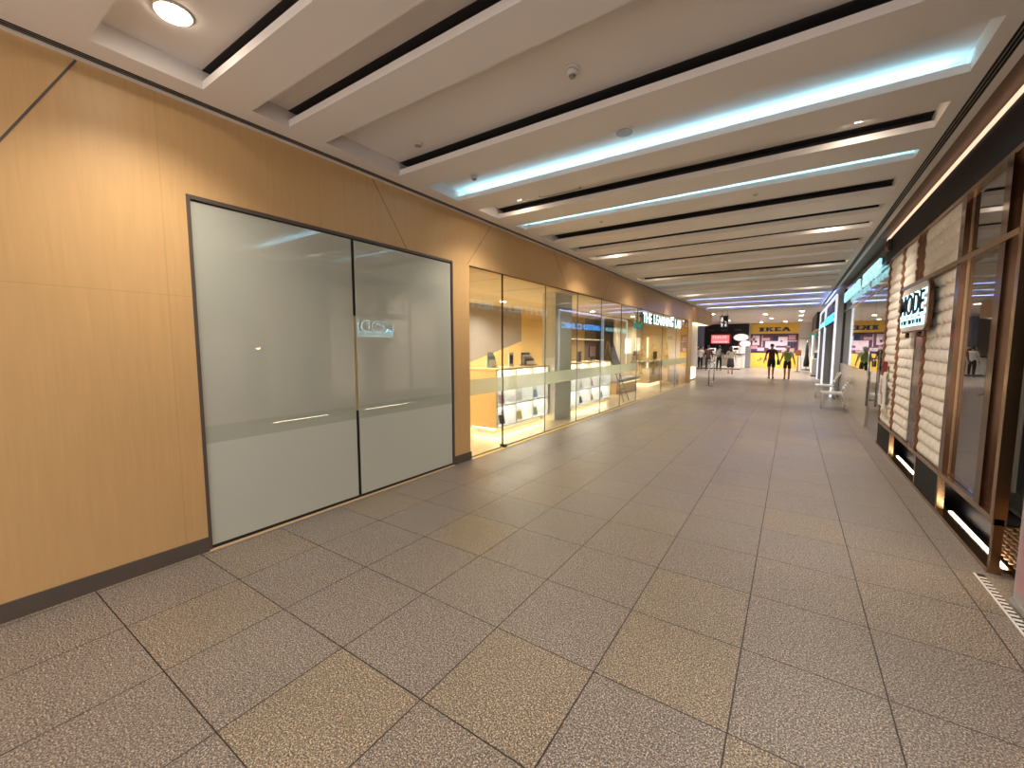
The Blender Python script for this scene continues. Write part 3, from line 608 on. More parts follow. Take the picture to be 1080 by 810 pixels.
lt([(0, 0), (.34, 0), (.34, .2), (.30, .2), (.34, .34), (.64, .34), (.69, .2), (.62, .2), (.62, 0), (1, 0), (1, .2), (.93, .2), (.68, 1), (.34, 1), (.08, .2), (0, .2)], -.74, .56)
m.build('letters', 'blue', t)
for i in range(5): B(-2.2 + .13 * i, -2.13 + .13 * i, YB - .07, YB - .0605, .48 + .07 * (i % 3), .62 + .08 * ((i * 2) % 3)).build('emblem_mark', 'blue', t)
t = thing('exit_sign', 'small green exit sign high on the white end wall', 'sign', (1.2, YB - .05, 2.4)); B(1.02, 1.42, YB - .06, YB - .001, 2.3, 2.52).build('housing', 'e_exit', t); text('legend', 'EXIT', 'paper', (1.08, YB - .061, 2.35), (1, 0, 0), (0, 0, 1), .28, .11, .003, t)
# sign stand and folded parasol
t = thing('sign_stand', 'thin dark post with an orange brown board in front of the white wall', 'stand', (.34, 33, 0))
MB().lathe([(.17, .002), (.17, .02), (.03, .035)], (.34, 33, 0)).build('base', 'dark', t); MB().cyl((.34, 33, .03), (.34, 33, 1.02), .03).build('pole', 'easel', t); B(.18, .50, 32.97, 33.03, 1.02, 1.40).build('board', 'orange', t, .01)
t = thing('folded_parasol', 'tall folded black parasol on a round base', 'parasol', (.85, 35.5, 0))
MB().lathe([(.26, .002), (.26, .05), (.05, .07)], (.85, 35.5, 0)).build('base', 'dark', t); MB().cyl((.85, 35.5, .06), (.85, 35.5, 2.05), .025).build('pole', 'steel', t); MB().lathe([(.16, .25), (.17, .5), (.09, 1.1), (.10, 1.3), (.07, 1.7), (.03, 1.98)], (.85, 35.5, 0)).build('canopy', 'blackcloth', t)
t = thing('side_table', 'small pale round table beside the folded parasol', 'table', (.55, 36.0, 0))
MB().lathe([(.18, .002), (.18, .02), (.02, .03)], (.55, 36.3, 0)).build('base', 'steel', t); MB().cyl((.55, 36.3, .03), (.55, 36.3, .92), .02).build('stem', 'steel', t); MB().cyl((.55, 36.3, .92), (.55, 36.3, .95), .25, n=24).build('top', 'white', t)

# ---------------------------------------------------------------- people
def person(name, label, x, y, H, rz, skin, top, bottom, hair, shoe, skirt=False, stride=.18, long_hair=False, arm=(.10, .02), bag=None, long_sleeve=False, trousers=False, lift=0):
    t = thing(name, label, 'person', (x, y, 0)); t.rotation_euler = (0, 0, rz)
    s = H / 1.75
    def skin_obj(nm, verts, edges, m, parent, root=0, sub=2):
        me = bpy.data.meshes.new(nm); me.from_pydata([Vector(v[0]) * s for v in verts], edges, [])
        o = bpy.data.objects.new(nm, me); C.objects.link(o); me.materials.append(W[m]); o.parent = parent
        md = o.modifiers.new('skin', 'SKIN'); md.use_smooth_shade = True
        for i, v in enumerate(verts):
            r = v[1] if isinstance(v[1], tuple) else (v[1], v[1]); me.skin_vertices[0].data[i].radius = (r[0] * s, r[1] * s); me.skin_vertices[0].data[i].use_root = (i == root)
        sb = o.modifiers.new('sub', 'SUBSURF'); sb.levels = sub; sb.render_levels = sub
        return o
    V, E = [], []
    def add(p, r, par=None):
        V.append((p, r)); 
        if par is not None: E.append((par, len(V) - 1))
        return len(V) - 1
    pel = add((0, 0, .95), (.14, .10)); wa = add((0, 0, 1.10), (.125, .09), pel); ch = add((0, .01, 1.30), (.15, .105), wa); ne0 = add((0, 0, 1.43), (.085, .07), ch); ne = add((0, .005, 1.50), .052, ne0)
    j = add((0, .02, 1.56), (.062, .07), ne); hd = add((0, .012, 1.64), (.075, .088), j); tp = add((0, 0, 1.71), (.055, .065), hd)
    legs = []
    for sd in (-1, 1):
        st = stride * sd; hip = add((sd * .09, 0, .88), (.095, .09), pel); kn = add((sd * .10, st * .55 + .02, .49), .06, hip)
        zf = lift if sd < 0 else 0
        an = add((sd * .10, st - (.04 if sd < 0 else 0), .09 + zf), .036, kn); add((sd * .105, st + .11, .045 + zf * .6), (.04, .028), an); legs.append((hip, kn, an))
        sh = add((sd * .17, 0, 1.40), .06, ch if False else ne0); el = add((sd * (.22 + arm[0] * .4), -st * .25, 1.12), .040, sh); wr = add((sd * (.23 + arm[0]), -st * .7 + .08, .88), .026, el)
        pa = add((sd * (.235 + arm[0]), -st * .7 + .10, .81), (.034, .018), wr)
        for f, (dy, ln) in enumerate(((-.03, .070), (-.01, .080), (.01, .076), (.03, .060))):
            a = add((sd * (.235 + arm[0]), -st * .7 + .10 + dy, .77), .0095, pa); b = add((sd * (.228 + arm[0]), -st * .7 + .115 + dy, .77 - ln * .55), .0085, a); add((sd * (.215 + arm[0]), -st * .7 + .125 + dy, .77 - ln), .0075, b)
        a = add((sd * (.225 + arm[0]), -st * .7 + .145, .82), .0105, wr); add((sd * (.22 + arm[0]), -st * .7 + .165, .78), .009, a)
    body = skin_obj('body', V, E, skin, t)
    # face
    fz = 1.63 * s
    for sd in (-1, 1):
        MB().ball((sd * .03 * s, .095 * s, fz + .01 * s), (.012 * s, .006 * s, .006 * s), 8, 6).build('eye', 'dark', t, keep=True)
        MB().ball((sd * .078 * s, .01 * s, fz - .01 * s), (.012 * s, .02 * s, .03 * s), 8, 6).build('ear', skin, t, keep=True)
    MB().ball((0, .10 * s, fz - .018 * s), (.012 * s, .018 * s, .022 * s), 8, 6).build('nose', skin, t, keep=True)
    MB().ball((0, .092 * s, fz - .052 * s), (.024 * s, .008 * s, .006 * s), 8, 6).build('mouth', 'red', t, keep=True)
    h = MB().ball((0, -.012 * s, fz + .035 * s), (.092 * s, .10 * s, .085 * s), 18, 12)
    if long_hair: h.ball((0, -.065 * s, fz - .10 * s), (.085 * s, .05 * s, .16 * s), 14, 10)
    h.build('hair', hair, t, keep=True)
    # top
    V2, E2 = [], []
    def add2(p, r, par=None):
        V2.append((p, r))
        if par is not None: E2.append((par, len(V2) - 1))
        return len(V2) - 1
    a = add2((0, 0, .80), (.165, .125)); b = add2((0, 0, 1.10), (.15, .115), a); c2 = add2((0, .01, 1.30), (.155, .12), b); d = add2((0, 0, 1.43), (.10, .085), c2)
    for sd in (-1, 1):
        st = stride * sd; e = add2((sd * .18, 0, 1.395), .075, d); f = add2((sd * (.205 + arm[0] * .3), -st * .15, 1.22), .062, e)
        if long_sleeve: g2 = add2((sd * (.22 + arm[0] * .4), -st * .25, 1.12), .052, f); add2((sd * (.23 + arm[0]), -st * .7 + .08, .90), .038, g2)
    skin_obj('shirt', V2, E2, top, t)
    if skirt:
        MB().lathe([(.15 * s, 1.02 * s), (.175 * s, .90 * s), (.20 * s, .66 * s), (.21 * s, .45 * s)][::-1], (0, 0, 0), 20).build('skirt', bottom, t, keep=True)
    else:
        V3 = [((0, 0, 1.04), (.145, .112)), ((0, 0, .90), (.16, .125))]; E3 = [(0, 1)]
        for sd in (-1, 1):
            st = stride * sd; n0 = len(V3); V3.append(((sd * .09, 0, .84), (.11, .105))); E3.append((1, n0)); V3.append(((sd * .10, st * .45 + .01, .53), (.088, .085))); E3.append((n0, n0 + 1))
            if trousers: V3.append(((sd * .10, st * .55 + .02, .49), (.08, .08))); E3.append((n0 + 1, n0 + 2)); V3.append(((sd * .10, st - (.04 if sd < 0 else 0), .12), (.06, .06))); E3.append((n0 + 2, n0 + 3))
        skin_obj('trousers' if trousers else 'shorts', V3, E3, bottom, t)
    for sd in (-1, 1):
        st = stride * sd; zf = lift if sd < 0 else 0
        MB().ball((sd * .104 * s, (st + .06) * s, (.048 + zf * .8) * s), (.05 * s, .135 * s, .045 * s), 14, 8).build('shoe', shoe, t, keep=True)
    return t
def backpack(label, x, y, H, rz, m):
    t = thing('backpack', label, 'bag', (x, y, 0)); t.rotation_euler = (0, 0, rz); s = H / 1.75
    q = MB().ball((0, -.21 * s, 1.20 * s), (.17 * s, .10 * s, .25 * s), 18, 14); q.build('body', m, t, keep=True)
    MB().ball((0, -.295 * s, 1.12 * s), (.11 * s, .05 * s, .12 * s), 14, 10).build('front_pocket', m, t, keep=True)
    for sd in (-1, 1): MB().path([(sd * .10 * s, -.17 * s, 1.40 * s), (sd * .11 * s, -.02 * s, 1.50 * s), (sd * .11 * s, .135 * s, 1.38 * s), (sd * .12 * s, .15 * s, 1.22 * s), (sd * .13 * s, .02 * s, 1.02 * s)], .016 * s).build('strap', m, t, keep=True)
    return t
person('person', 'person in dark maroon shirt and black shorts walking beside a green backpack', -.86, 25.3, 1.78, PI + .15, 'skin2', 'maroon', 'blackcloth', 'hairblack', 'shoe', stride=.16, arm=(.08, 0))
person('person', 'white haired person in white shirt and black shorts seen from behind', -.17, 25.1, 1.66, .05, 'skin', 'whitecloth', 'blackcloth', 'hairgrey', 'sandal', stride=.14, arm=(.09, 0))
backpack('lime green backpack on the back of the white haired person', -.17, 25.1, 1.66, .05, 'green')
t = thing('shoulder_bag', 'black shoulder bag hanging at the side of the maroon shirt person', 'bag', (-.56, 25.35, 0)); B(-.62, -.50, 25.2, 25.5, .70, .98).build('pouch', 'blackcloth', t, .03); MB().path([(-.56, 25.35, .98), (-.66, 25.25, 1.30), (-.80, 25.25, 1.52)], .012).build('strap', 'blackcloth', t)
person('person', 'person in dark brown top and black trousers standing farthest left at kiosk', -4.75, 31.2, 1.72, .2, 'skin2', 'maroon', 'blackcloth', 'hairblack', 'shoe', stride=.05, long_sleeve=True, trousers=True, arm=(.04, 0))
person('person', 'dark haired person with grey backpack standing at the kiosk', -4.1, 31.4, 1.68, -.1, 'skin', 'blackcloth', 'blackcloth', 'hairblack', 'shoe', stride=.06, trousers=True, arm=(.08, 0))
backpack('grey green backpack worn by the person at the kiosk', -4.1, 31.4, 1.68, -.1, 'greyb')
person('person', 'person with long dark hair, olive top and black skirt walking to the kiosk', -2.98, 27.6, 1.64, .1, 'skin', 'olive', 'blackcloth', 'hairblack', 'shoe', skirt=True, stride=.16, long_hair=True, arm=(.05, 0), lift=.08)
person('person', 'dark dressed person half hidden at the left edge of the kiosk queue', -5.45, 32.4, 1.66, .4, 'skin', 'whitecloth', 'blackcloth', 'hairblack', 'shoe', stride=.04, long_sleeve=True, trousers=True, arm=(.03, 0))
# stanchions
for i, (x, y, lb) in enumerate(((-2.83, 18.97, 'nearer chrome queue post on a round base'), (-2.86, 20.5, 'farther chrome queue post on a round base'))):
    t = thing('queue_post', lb, 'queue barrier', (x, y, 0), 'chrome queue posts left of the corridor centre')
    MB().lathe([(.17, .002), (.17, .015), (.05, .04), (.03, .06)], (x, y, 0), 24).build('base', 'steel', t); MB().cyl((x, y, .06), (x, y, 1.02), .028).build('pole', 'steel', t); MB().lathe([(.04, 1.0), (.045, 1.02), (.045, 1.09), (.025, 1.11)], (x, y, 0)).build('head', 'silver', t)
t = thing('barrier_belt', 'short grey blue belt panel stretched between the two queue posts', 'belt', (-2.845, 19.7, .95)); B(-2.85, -2.84, 19.02, 20.45, .93, 1.0).build('webbing', 'silver', t); B(-2.853, -2.837, 19.02, 19.10, .92, 1.01).build('clip', 'dark', t)

# ---------------------------------------------------------------- right side: tiled restaurant front
YN, YF = 4.37, 9.22
struct('trim_7', B(XR + .02, XR + .08, YN, YF + .55, 3.06, 3.46), 'navy')
struct('trim_8', B(XR + .012, XR + .10, YN - 1.6, YF, 3.02, 3.06), 'brass')
struct('trim_7', B(XR + .02, XR + .08, Y0, YN, 3.06, 3.46), 'navy')
t = thing('fascia_light', 'long pinkish light line on top of the dark restaurant fascia', 'light', (XR + .04, 6, 3.47))
B(XR + .0195, XR + .06, .5, 9.75, 3.4605, 3.475).build('channel', 'brass', t); B(XR + .005, XR + .019, .5, 9.75, 3.435, 3.475).build('glowing_band', 'e_fascia', t)
t = thing('fire_alarm_light', 'small red light box at the far end of the dark fascia', 'alarm', (XR, 9.4, 3.3)); B(XR - .03, XR + .019, 9.33, 9.55, 3.22, 3.40).build('housing', 'dark', t, .01); MB().ball((XR - .03, 9.44, 3.31), (.03, .06, .05)).build('lens', 'red', t)
# frame
f = MB(); f.box(XR - .012, XR + .06, YN - .06, YF, 0, .035)                     # base strip
f.box(XR, XR + .05, YN - .06, YF, .36, .405)                                        # sill rail
for y in (YN - .06, 5.66, 6.58, 8.14, YF - .04): f.box(XR, XR + .05, y, y + .045, .035, .36)
f.box(XR - .008, XR + .06, YN - .06, YN + .0, .36, 3.02)
struct('trim_8', f, 'brass')
struct('trim_9', B(XR + .004, XR + .045, 5.705, 6.58, .036, .36).box(XR + .004, XR + .045, 8.185, 9.18, .036, .36).box(XR + .19, XR + .21, YN, YF, .0, .36).box(XR + .05, XR + .2, YN, YF, .345, .36), 'navy')
for a, b_, lb in ((4.36, 5.66, 'glowing floor level light line under the near restaurant window'), (6.63, 8.14, 'glowing floor level light line under the middle tile panel')):
    t = thing('kick_light', lb, 'light', (XR + .1, (a + b_) / 2, .03), 'light lines at the foot of the restaurant front')
    B(XR + .062, XR + .13, a, b_, .0, .03).build('channel', 'brass', t); B(XR + .085, XR + .11, a + .02, b_ - .02, .0305, .036).build('diffuser', 'e_kick', t)
# mullions and transom
def mull(y0, y1, z0=.405, z1=3.02, m='bronze', d=.0): return B(XR - .0 + d, XR + .07 + d, y0, y1, z0, z1)
m = mull(4.62, 4.74); m.box(XR + .0, XR + .07, 5.60, 5.72, .405, 3.02)
struct('trim_10', m, 'bronze')
tr = MB(); tr.box(XR - .012, XR + .07, YN, 8.05, 2.40, 2.445)
struct('trim_8', tr, 'brass')
# wavy copper strips
def wavy(y, z0, z1, wd=.045):
    m = MB(); n = int((z1 - z0) / .045)
    for k in range(n):
        a = z0 + (z1 - z0) * k / n; b2 = z0 + (z1 - z0) * (k + 1) / n
        oa, ob = .007 * math.sin(a * 46.5), .007 * math.sin(b2 * 46.5)
        m.prism([(y - wd / 2, a), (y + wd / 2, a), (y + wd / 2, b2), (y - wd / 2, b2)], (XR - .008 + oa, 0, 0), (0, 1, 0), (0, 0, 1), (.05, 0, 0))
    return m
struct('trim_11', wavy(8.18, .405, 3.02), 'copper'); struct('trim_11', wavy(9.2, .405, 3.02, .04), 'copper'); struct('trim_11', wavy(6.72, .405, 2.40, .05), 'copper'); struct('trim_11', wavy(7.32, 2.45, 3.02, .05), 'copper')
struct('trim_10', B(XR + .03, XR + .08, 6.75, 7.25, .405, 2.40).box(XR + .03, XR + .08, 7.08, 7.30, 2.445, 3.02), 'bronze')
# scallop tile panels
def scallop(y0, y1, z0, z1, label):
    bm = bmesh.new(); nc = max(1, round((y1 - y0) / .20)); nr = max(1, round((z1 - z0) / .135)); U, Vv = 8, 6
    cw, rh = (y1 - y0) / nc, (z1 - z0) / nr; rows = []
    for r in range(nr):
        for j in range(Vv + 1):
            tt = j / Vv; z = z0 + rh * (r + tt); row = []
            for i in range(nc * U + 1):
                fu = (i / U) % 1.0; s_ = abs(math.sin(PI * fu))
                off = .004 + .024 * (s_ ** 1.2) * math.sin(PI * tt ** .75) + .004 * (1 - tt)
                row.append(bm.verts.new((XR + .03 - off, y0 + cw * i / U, z)))
            rows.append(row)
    for a, b2 in zip(rows, rows[1:]):
        for i in range(len(a) - 1): bm.faces.new((a[i], a[i + 1], b2[i + 1], b2[i]))
    q = MB(); q.bm.free(); q.bm = bm; q.box(XR + .032, XR + .05, y0, y1, z0, z1)
    o = q.build('tile_panel', 'tile'); tag(o, label, 'wall panel', 'ivory scalloped wall panels')
    return o
scallop(5.75, 6.69, .41, 2.395, 'large ivory scalloped tile panel right of the hanging sign, below the transom')
scallop(5.75, 7.06, 2.45, 3.015, 'ivory scalloped tile panel above the transom next to the high window')
scallop(7.27, 8.15, .41, 2.395, 'tall ivory scalloped panel behind the hanging sign')
scallop(7.36, 8.15, 2.45, 3.015, 'ivory scalloped panel above the hanging sign')
scallop(8.22, 9.17, .41, 3.015, 'farthest ivory scalloped panel with the red call point')
t = thing('call_point', 'small dark red fire call point on the farthest tile panel', 'call point', (1.2, 8.72, 1.28)); B(1.195, 1.245, 8.62, 8.80, 1.24, 1.40).build('housing', mat('deep red plastic', (.20, .01, .01), .4), t, .008); B(1.190, 1.1945, 8.66, 8.76, 1.28, 1.36).build('glass_front', 'dark', t)
t = thing('pictogram_plate', 'white plate with pinkish pictogram below the red call point', 'sign', (1.2, 8.6, 1.0)); B(1.205, 1.215, 8.45, 8.95, .70, 1.17).build('plate', 'paper', t); MB().ball((1.203, 8.75, 1.08), (.004, .05, .05)).box(1.199, 1.2045, 8.70, 8.80, .88, 1.03).box(1.199, 1.2045, 8.60, 8.66, .74, .92).build('pictogram', 'rose', t)
# glazing
t = bpy.data.objects.new('window_3', None); C.objects.link(t); t.location = (XR, 5.1, 0); tag(t, kind='structure')
B(XR + .045, XR + .055, 4.74, 5.60, .41, 2.40).build('pane', 'greyglass', t); B(XR + .045, XR + .055, 4.74, 5.60, 2.445, 3.02).build('pane', 'greyglass', t)
B(XR + .045, XR + .055, YN, 4.62, .41, 2.40).build('pane', 'greyglass', t); B(XR + .045, XR + .055, YN, 4.62, 2.445, 3.02).build('pane', 'greyglass', t)
B(XR + .035, XR + .0449, 5.575, 5.60, .41, 3.02).box(XR + .035, XR + .0449, 4.74, 4.765, .41, 3.02).build('edge_bead', 'brass', t)
struct('wall_right', B(XR + .35, XR + .40, 4.5, 5.60, .0, 3.4), mat('pale blind', (.42, .41, .39), .5))
t = thing('blind_rail', 'pale vertical blind behind the upper restaurant window', 'blind', (XR + .3, 5.3, 2.0)); B(XR + .28, XR + .30, 5.0, 5.35, .45, 3.0).build('panel', mat('beige blind', (.45, .42, .36), .5), t); B(XR + .27, XR + .31, 4.9, 5.5, 3.0, 3.03).build('rail', 'steel', t)
# sign box
t = thing('projecting_sign', 'rounded light box sign with dark capitals MODE on the tiled front', 'sign', (1.2, 6.9, 2.08))
sy0, sy1, sz0, sz1 = 6.22, 7.56, 1.80, 2.37
def rrect(a0, a1, b0, b1, r, n=6):
    P_ = []
    for cx, cy, a in ((a1 - r, b1 - r, 0), (a0 + r, b1 - r, PI / 2), (a0 + r, b0 + r, PI), (a1 - r, b0 + r, 1.5 * PI)):
        for k in range(n + 1): P_.append((cx + r * math.cos(a + PI / 2 * k / n), cy + r * math.sin(a + PI / 2 * k / n)))
    return P_
MB().prism(rrect(sy0, sy1, sz0, sz1, .16), (1.185, 0, 0), (0, 1, 0), (0, 0, 1), (.035, 0, 0)).build('rim', 'bronze', t)
MB().prism(rrect(sy0 + .02, sy1 - .02, sz0 + .02, sz1 - .02, .145), (1.176, 0, 0), (0, 1, 0), (0, 0, 1), (.0085, 0, 0)).build('face', 'white', t)
text('letter_halo', 'MODE', emit('sign halo', (.45, .88, 1.), 1.6), (1.175, 7.50, 1.985), (0, -1, 0), (0, 0, 1), 1.22, .29, .004, t, .04)
text('letters', 'MODE', 'navy', (1.169, 7.465, 2.01), (0, -1, 0), (0, 0, 1), 1.15, .25, .012, t, .005)
B(1.171, 1.1755, 6.30, 7.48, 1.875, 1.972).build('subtitle_bar', emit('subtitle glow', (.45, .88, 1.), .9), t); m = MB(); strokes(m, (1.1705, 7.42, 1.90), (0, -1, 0), (0, 0, 1), (-.004, 0, 0), 1.06, .05, 16, 11); m.build('subtitle', 'navy', t)
MB().cyl((1.20, 6.6, 1.80), (1.20, 6.6, 1.74), .02).cyl((1.20, 7.2, 1.80), (1.20, 7.2, 1.74), .02).build('lower_bracket', 'bronze', t); B(1.19, 1.29, 6.5, 6.56, 2.0, 2.1).box(1.19, 1.225, 7.2, 7.26, 2.0, 2.1).build('wall_bracket', 'bronze', t)
# restaurant interior (dark) seen at the right edge
struct('wall_right', B(3.4, 3.5, Y0, 9.3, 0, 3.5).box(XR + .4, 3.5, 9.25, 9.3, 0, 3.5).box(XR + .02, 3.5, Y0 - .1, Y0, 0, 3.5), 'brownin')
struct('floor', B(XR + .12, 3.5, Y0, 9.3, -.12, 0), 'brownin')
struct('ceiling', B(1.75, 3.5, Y0, 9.3, 3.4, 3.5), 'brownin')
struct('wall_right', B(XR, XR + .1, Y0, 1.0, 0, 3.02), 'brownin')
t = thing('threshold_strip', 'narrow black and white chequered mosaic strip at the restaurant entrance', 'mat', (XR, 3, 0)); B(XR - .082, XR - .040, 1.0, 4.25, .0005, .004).build('black_base', 'slot', t)
m = MB()
for k in range(64): m.box(XR - .080, XR - .042, 1.02 + .05 * k, 1.045 + .05 * k, .0042, .006)
m.box(XR - .094, XR - .083, 1.0, 4.25, .0005, .006); m.build('white_mosaic', 'white', t)
t = thing('banner_standee', 'pale lilac roll up banner at the extreme right edge', 'banner', (XR - .015, 3.4, 0))
B(XR - .025, XR - .005, 2.95, 3.84, .05, 1.95).build('printed_sheet', 'lavender', t); B(XR - .03, XR + .10, 2.93, 3.86, .008, .05).build('base', 'silver', t)
m = MB()
for k in range(7): strokes(m, (XR - .0255, 3.76, .62 + .075 * k), (0, -1, 0), (0, 0, 1), (-.003, 0, 0), .6, .03, 14, 30 + k)
strokes(m, (XR - .0255, 3.76, 1.72), (0, -1, 0), (0, 0, 1), (-.003, 0, 0), .66, .10, 5, 77)
m.build('print', 'grey', t)
B(XR - .0285, XR - .0255, 3.0, 3.8, .12, .5).build('pink_picture', 'rose', t)
# rattan bench
t = thing('rattan_bench', 'low woven brown rattan bench just inside the restaurant entrance', 'bench', (1.6, 4.1, 0))
m = MB()
x = 1.40
for k in range(8):
    z = .07 + .038 * k; pts = [(x + (.010 if (i + k) % 2 else -.010), 3.62 + .04 * i, z + (.006 if i % 2 else -.006)) for i in range(26)]
    for a, b2 in zip(pts, pts[1:]): m.cyl(a, b2, .010, n=6)
m.build('woven_front', 'rattan', t); B(1.42, 1.95, 3.62, 4.62, .06, .335).build('frame', 'brownin', t)
m = MB()
for k in range(13): m.cyl((1.40, 3.64 + .08 * k, .349), (1.96, 3.64 + .08 * k, .349), .012, n=6)
m.build('woven_top', 'rattan', t)
for a in (1.46, 1.90):
    for b2 in (3.68, 4.56): MB().cyl((a, b2, .001), (a, b2, .06), .02).build('leg', 'easel', t)
t = thing('dining_table', 'round dark table glimpsed in the dim restaurant', 'table', (2.3, 5.3, 0)); MB().lathe([(.25, .001), (.25, .02), (.03, .05)], (2.3, 5.3, 0)).build('base', 'dark', t); MB().cyl((2.3, 5.3, .04), (2.3, 5.3, .72), .03).build('stem', 'dark', t); MB().cyl((2.3, 5.3, .72), (2.3, 5.3, .75), .42, n=28).build('top', 'easel', t)
t = thing('pendant_lamp', 'dim round pendant lamp inside the dark restaurant', 'lamp', (2.25, 4.6, 1.5)); MB().cyl((2.25, 4.6, 1.85), (2.25, 4.6, 3.4), .005).build('cord', 'dark', t); MB().lathe([(.14, 1.60), (.12, 1.75), (.03, 1.85)], (2.25, 4.6, 0)).build('shade', 'orange', t); MB().ball((2.25, 4.6, 1.61), (.05, .05, .05)).build('bulb', emit('amber bulb', (1, .55, .2), 8), t)
t = thing('orange_canopy', 'burnt orange cloth canopy inside the restaurant', 'canopy', (2.4, 5.5, 2.0)); MB().prism([(4.9, 1.9), (7.2, 2.05), (7.2, 2.3), (4.9, 2.25)], (2.0, 0, 0), (0, 1, 0), (0, 0, 1), (.9, 0, 0)).build('cloth', 'orange', t); MB().cyl((2.0, 4.9, 2.25), (2.0, 4.9, 3.4), .008).cyl((2.0, 7.2, 2.3), (2.0, 7.2, 3.4), .008).build('cords', 'dark', t)
l = spot(2.5, 4.4, 3.35, 40, (1, .55, .28), 2.2); l.name = 'restaurant_beam'

# ---------------------------------------------------------------- right side: glass clinic front
t = bpy.data.objects.new('window_4', None); C.objects.link(t); t.location = (XR, 12, 0); tag(t, kind='structure')
for a, b_ in ((9.28, 10.75), (10.77, 12.9), (12.92, 15.0), (15.02, 16.86)):
    B(XR + .05, XR + .062, a, b_, .01 if a < 10.8 else 1.12, 2.68).build('pane', 'glassR', t); B(XR + .05, XR + .062, a, b_, 2.76, 3.42).build('pane', 'glassR', t)
B(XR + .03, XR + .09, 9.24, 16.86, 2.68, 2.76).build('transom', 'bronze', t); B(XR + .02, XR + .1, 16.8, 16.9, 0, 3.42).build('end_mullion', 'dark', t)
B(XR + .04, XR + .075, 9.3, 9.52, .005, .06).build('door_shoe', 'steel', t)
t = thing('door_handle_bar', 'long vertical steel pull handle on the clinic glass door', 'handle', (XR - .02, 10.5, 1.0))
MB().cyl((XR - .02, 10.5, .48), (XR - .02, 10.5, 1.55), .018).build('bar', 'steel', t); MB().cyl((XR - .02, 10.5, .6), (XR + .05, 10.5, .6), .012).cyl((XR - .02, 10.5, 1.4), (XR + .05, 10.5, 1.4), .012).build('standoff', 'steel', t)
struct('wall_right', B(XR + .03, XR + .10, 10.95, 16.8, 0, 1.12), 'beige')
struct('wall_right', B(3.4, 3.5, 9.3, 27, 0, 3.5).box(XR + .1, 3.5, 16.9, 17.0, 0, 3.5), 'greyin')
struct('floor', B(XR + .12, 3.5, 9.3, 26.9, -.12, 0), 'greyin')
struct('ceiling', B(1.75, 3.5, 9.3, 27, 3.4, 3.5), 'greyin')
t = thing('teal_banner', 'pale green standing banner behind the clinic glass', 'banner', (1.6, 14.5, 0)); B(1.55, 1.58, 13.9, 15.4, .05, 1.95).build('sheet', mat('pale green sheet', (.22, .34, .28), .5), t); B(1.50, 1.63, 13.88, 15.42, .001, .05).build('base', 'silver', t)
m = MB(); strokes(m, (1.5495, 14.7, 1.2), (0, 0, 1), (0, 1, 0), (-.003, 0, 0), .6, .12, 7, 21); m.build('print', 'teal', t)
t = thing('clinic_sign', 'row of pale cyan lit letters high above the clinic glass', 'sign', (XR - .03, 13, 3.1))
m = MB(); strokes(m, (XR - .05, 16.0, 2.93), (0, -1, 0), (0, 0, 1), (.04, 0, 0), 3.6, .27, 9, 14); m.build('word', 'e_skylet', t); m = MB(); strokes(m, (XR - .05, 12.1, 2.93), (0, -1, 0), (0, 0, 1), (.04, 0, 0), 2.2, .27, 6, 15); m.build('word', 'e_skylet', t)
B(XR - .01, XR + .01, 9.7, 16.1, 3.04, 3.07).build('rail', 'fin', t); 
for y in (9.8, 12.0, 14.0, 16.0): B(XR + .0105, XR + .05, y, y + .03, 3.04, 3.07).build('standoff', 'fin', t)
# LED framed portals
def portal(y0, y1, label, txt, m1, blk):
    t = thing('lit_portal', label, 'portal', (1.1, (y0 + y1) / 2, 0), 'white light framed portals on the right')
    x0, x1, zt = 1.07, 1.13, 3.28
    B(x0, x1, y0, y0 + .06, 0.001, zt).build('post', 'e_frame', t); B(x0, x1, y1 - .06, y1, 0.001, zt).build('post', 'e_frame', t); B(x0, x1, y0 + .06, y1 - .06, zt - .06, zt).build('lintel', 'e_frame', t)
    B(x1, XR + .15, y0, y0 + .06, 0.001, zt).build('side_panel', 'silver', t); B(x1, XR + .15, y1 - .06, y1, 0.001, zt).build('side_panel', 'silver', t)
    if not blk: B(x0 + .02, x1, y0 + .1, y1 - .1, zt + .001, zt + .012).build('top_glow_strip', 'e_blue', t)
    n_ = 3 if not blk else 2
    for k in range(n_):
        a = y0 + .25 + (y1 - y0 - .4) / n_ * k
        B(XR + .06, XR + .12, a, a + (y1 - y0 - .4) / n_ - .25, .3, 2.35).build('display_panel', (('curtain', 'beige', 'plum'), ('ochre', 'silver'))[1 if blk else 0][k], t)
    B(x1 - .04, x1, y0 + .08, y1 - .08, 2.42, 2.80).build('sign_band', 'navy' if not blk else 'teal', t)
    if blk: m = MB(); strokes(m, (x1 - .041, y1 - .3, 2.5), (0, -1, 0), (0, 0, 1), (-.02, 0, 0), y1 - y0 - .6, .2, 18, 5); m.build('letters', m1, t)
    else: [text('word', wd, m1, (x1 - .041, ya, 2.47), (0, -1, 0), (0, 0, 1), 2.2, .28, .03, t, .03) for wd, ya in (('UNITED', y1 - .25), ('CLINIC', y1 - 2.65))]
    return t
portal(16.9, 22.0, 'nearer white lit portal frame with blue lettering on the right side', 'UNITED CLINIC', 'e_bluelet', False)
portal(22.2, 26.2, 'farther white lit portal frame with a teal sign band', '', 'e_skylet', True)
struct('wall_right', B(XR + .15, XR + .2, 16.9, 26.9, 0, 3.5), 'curtain')
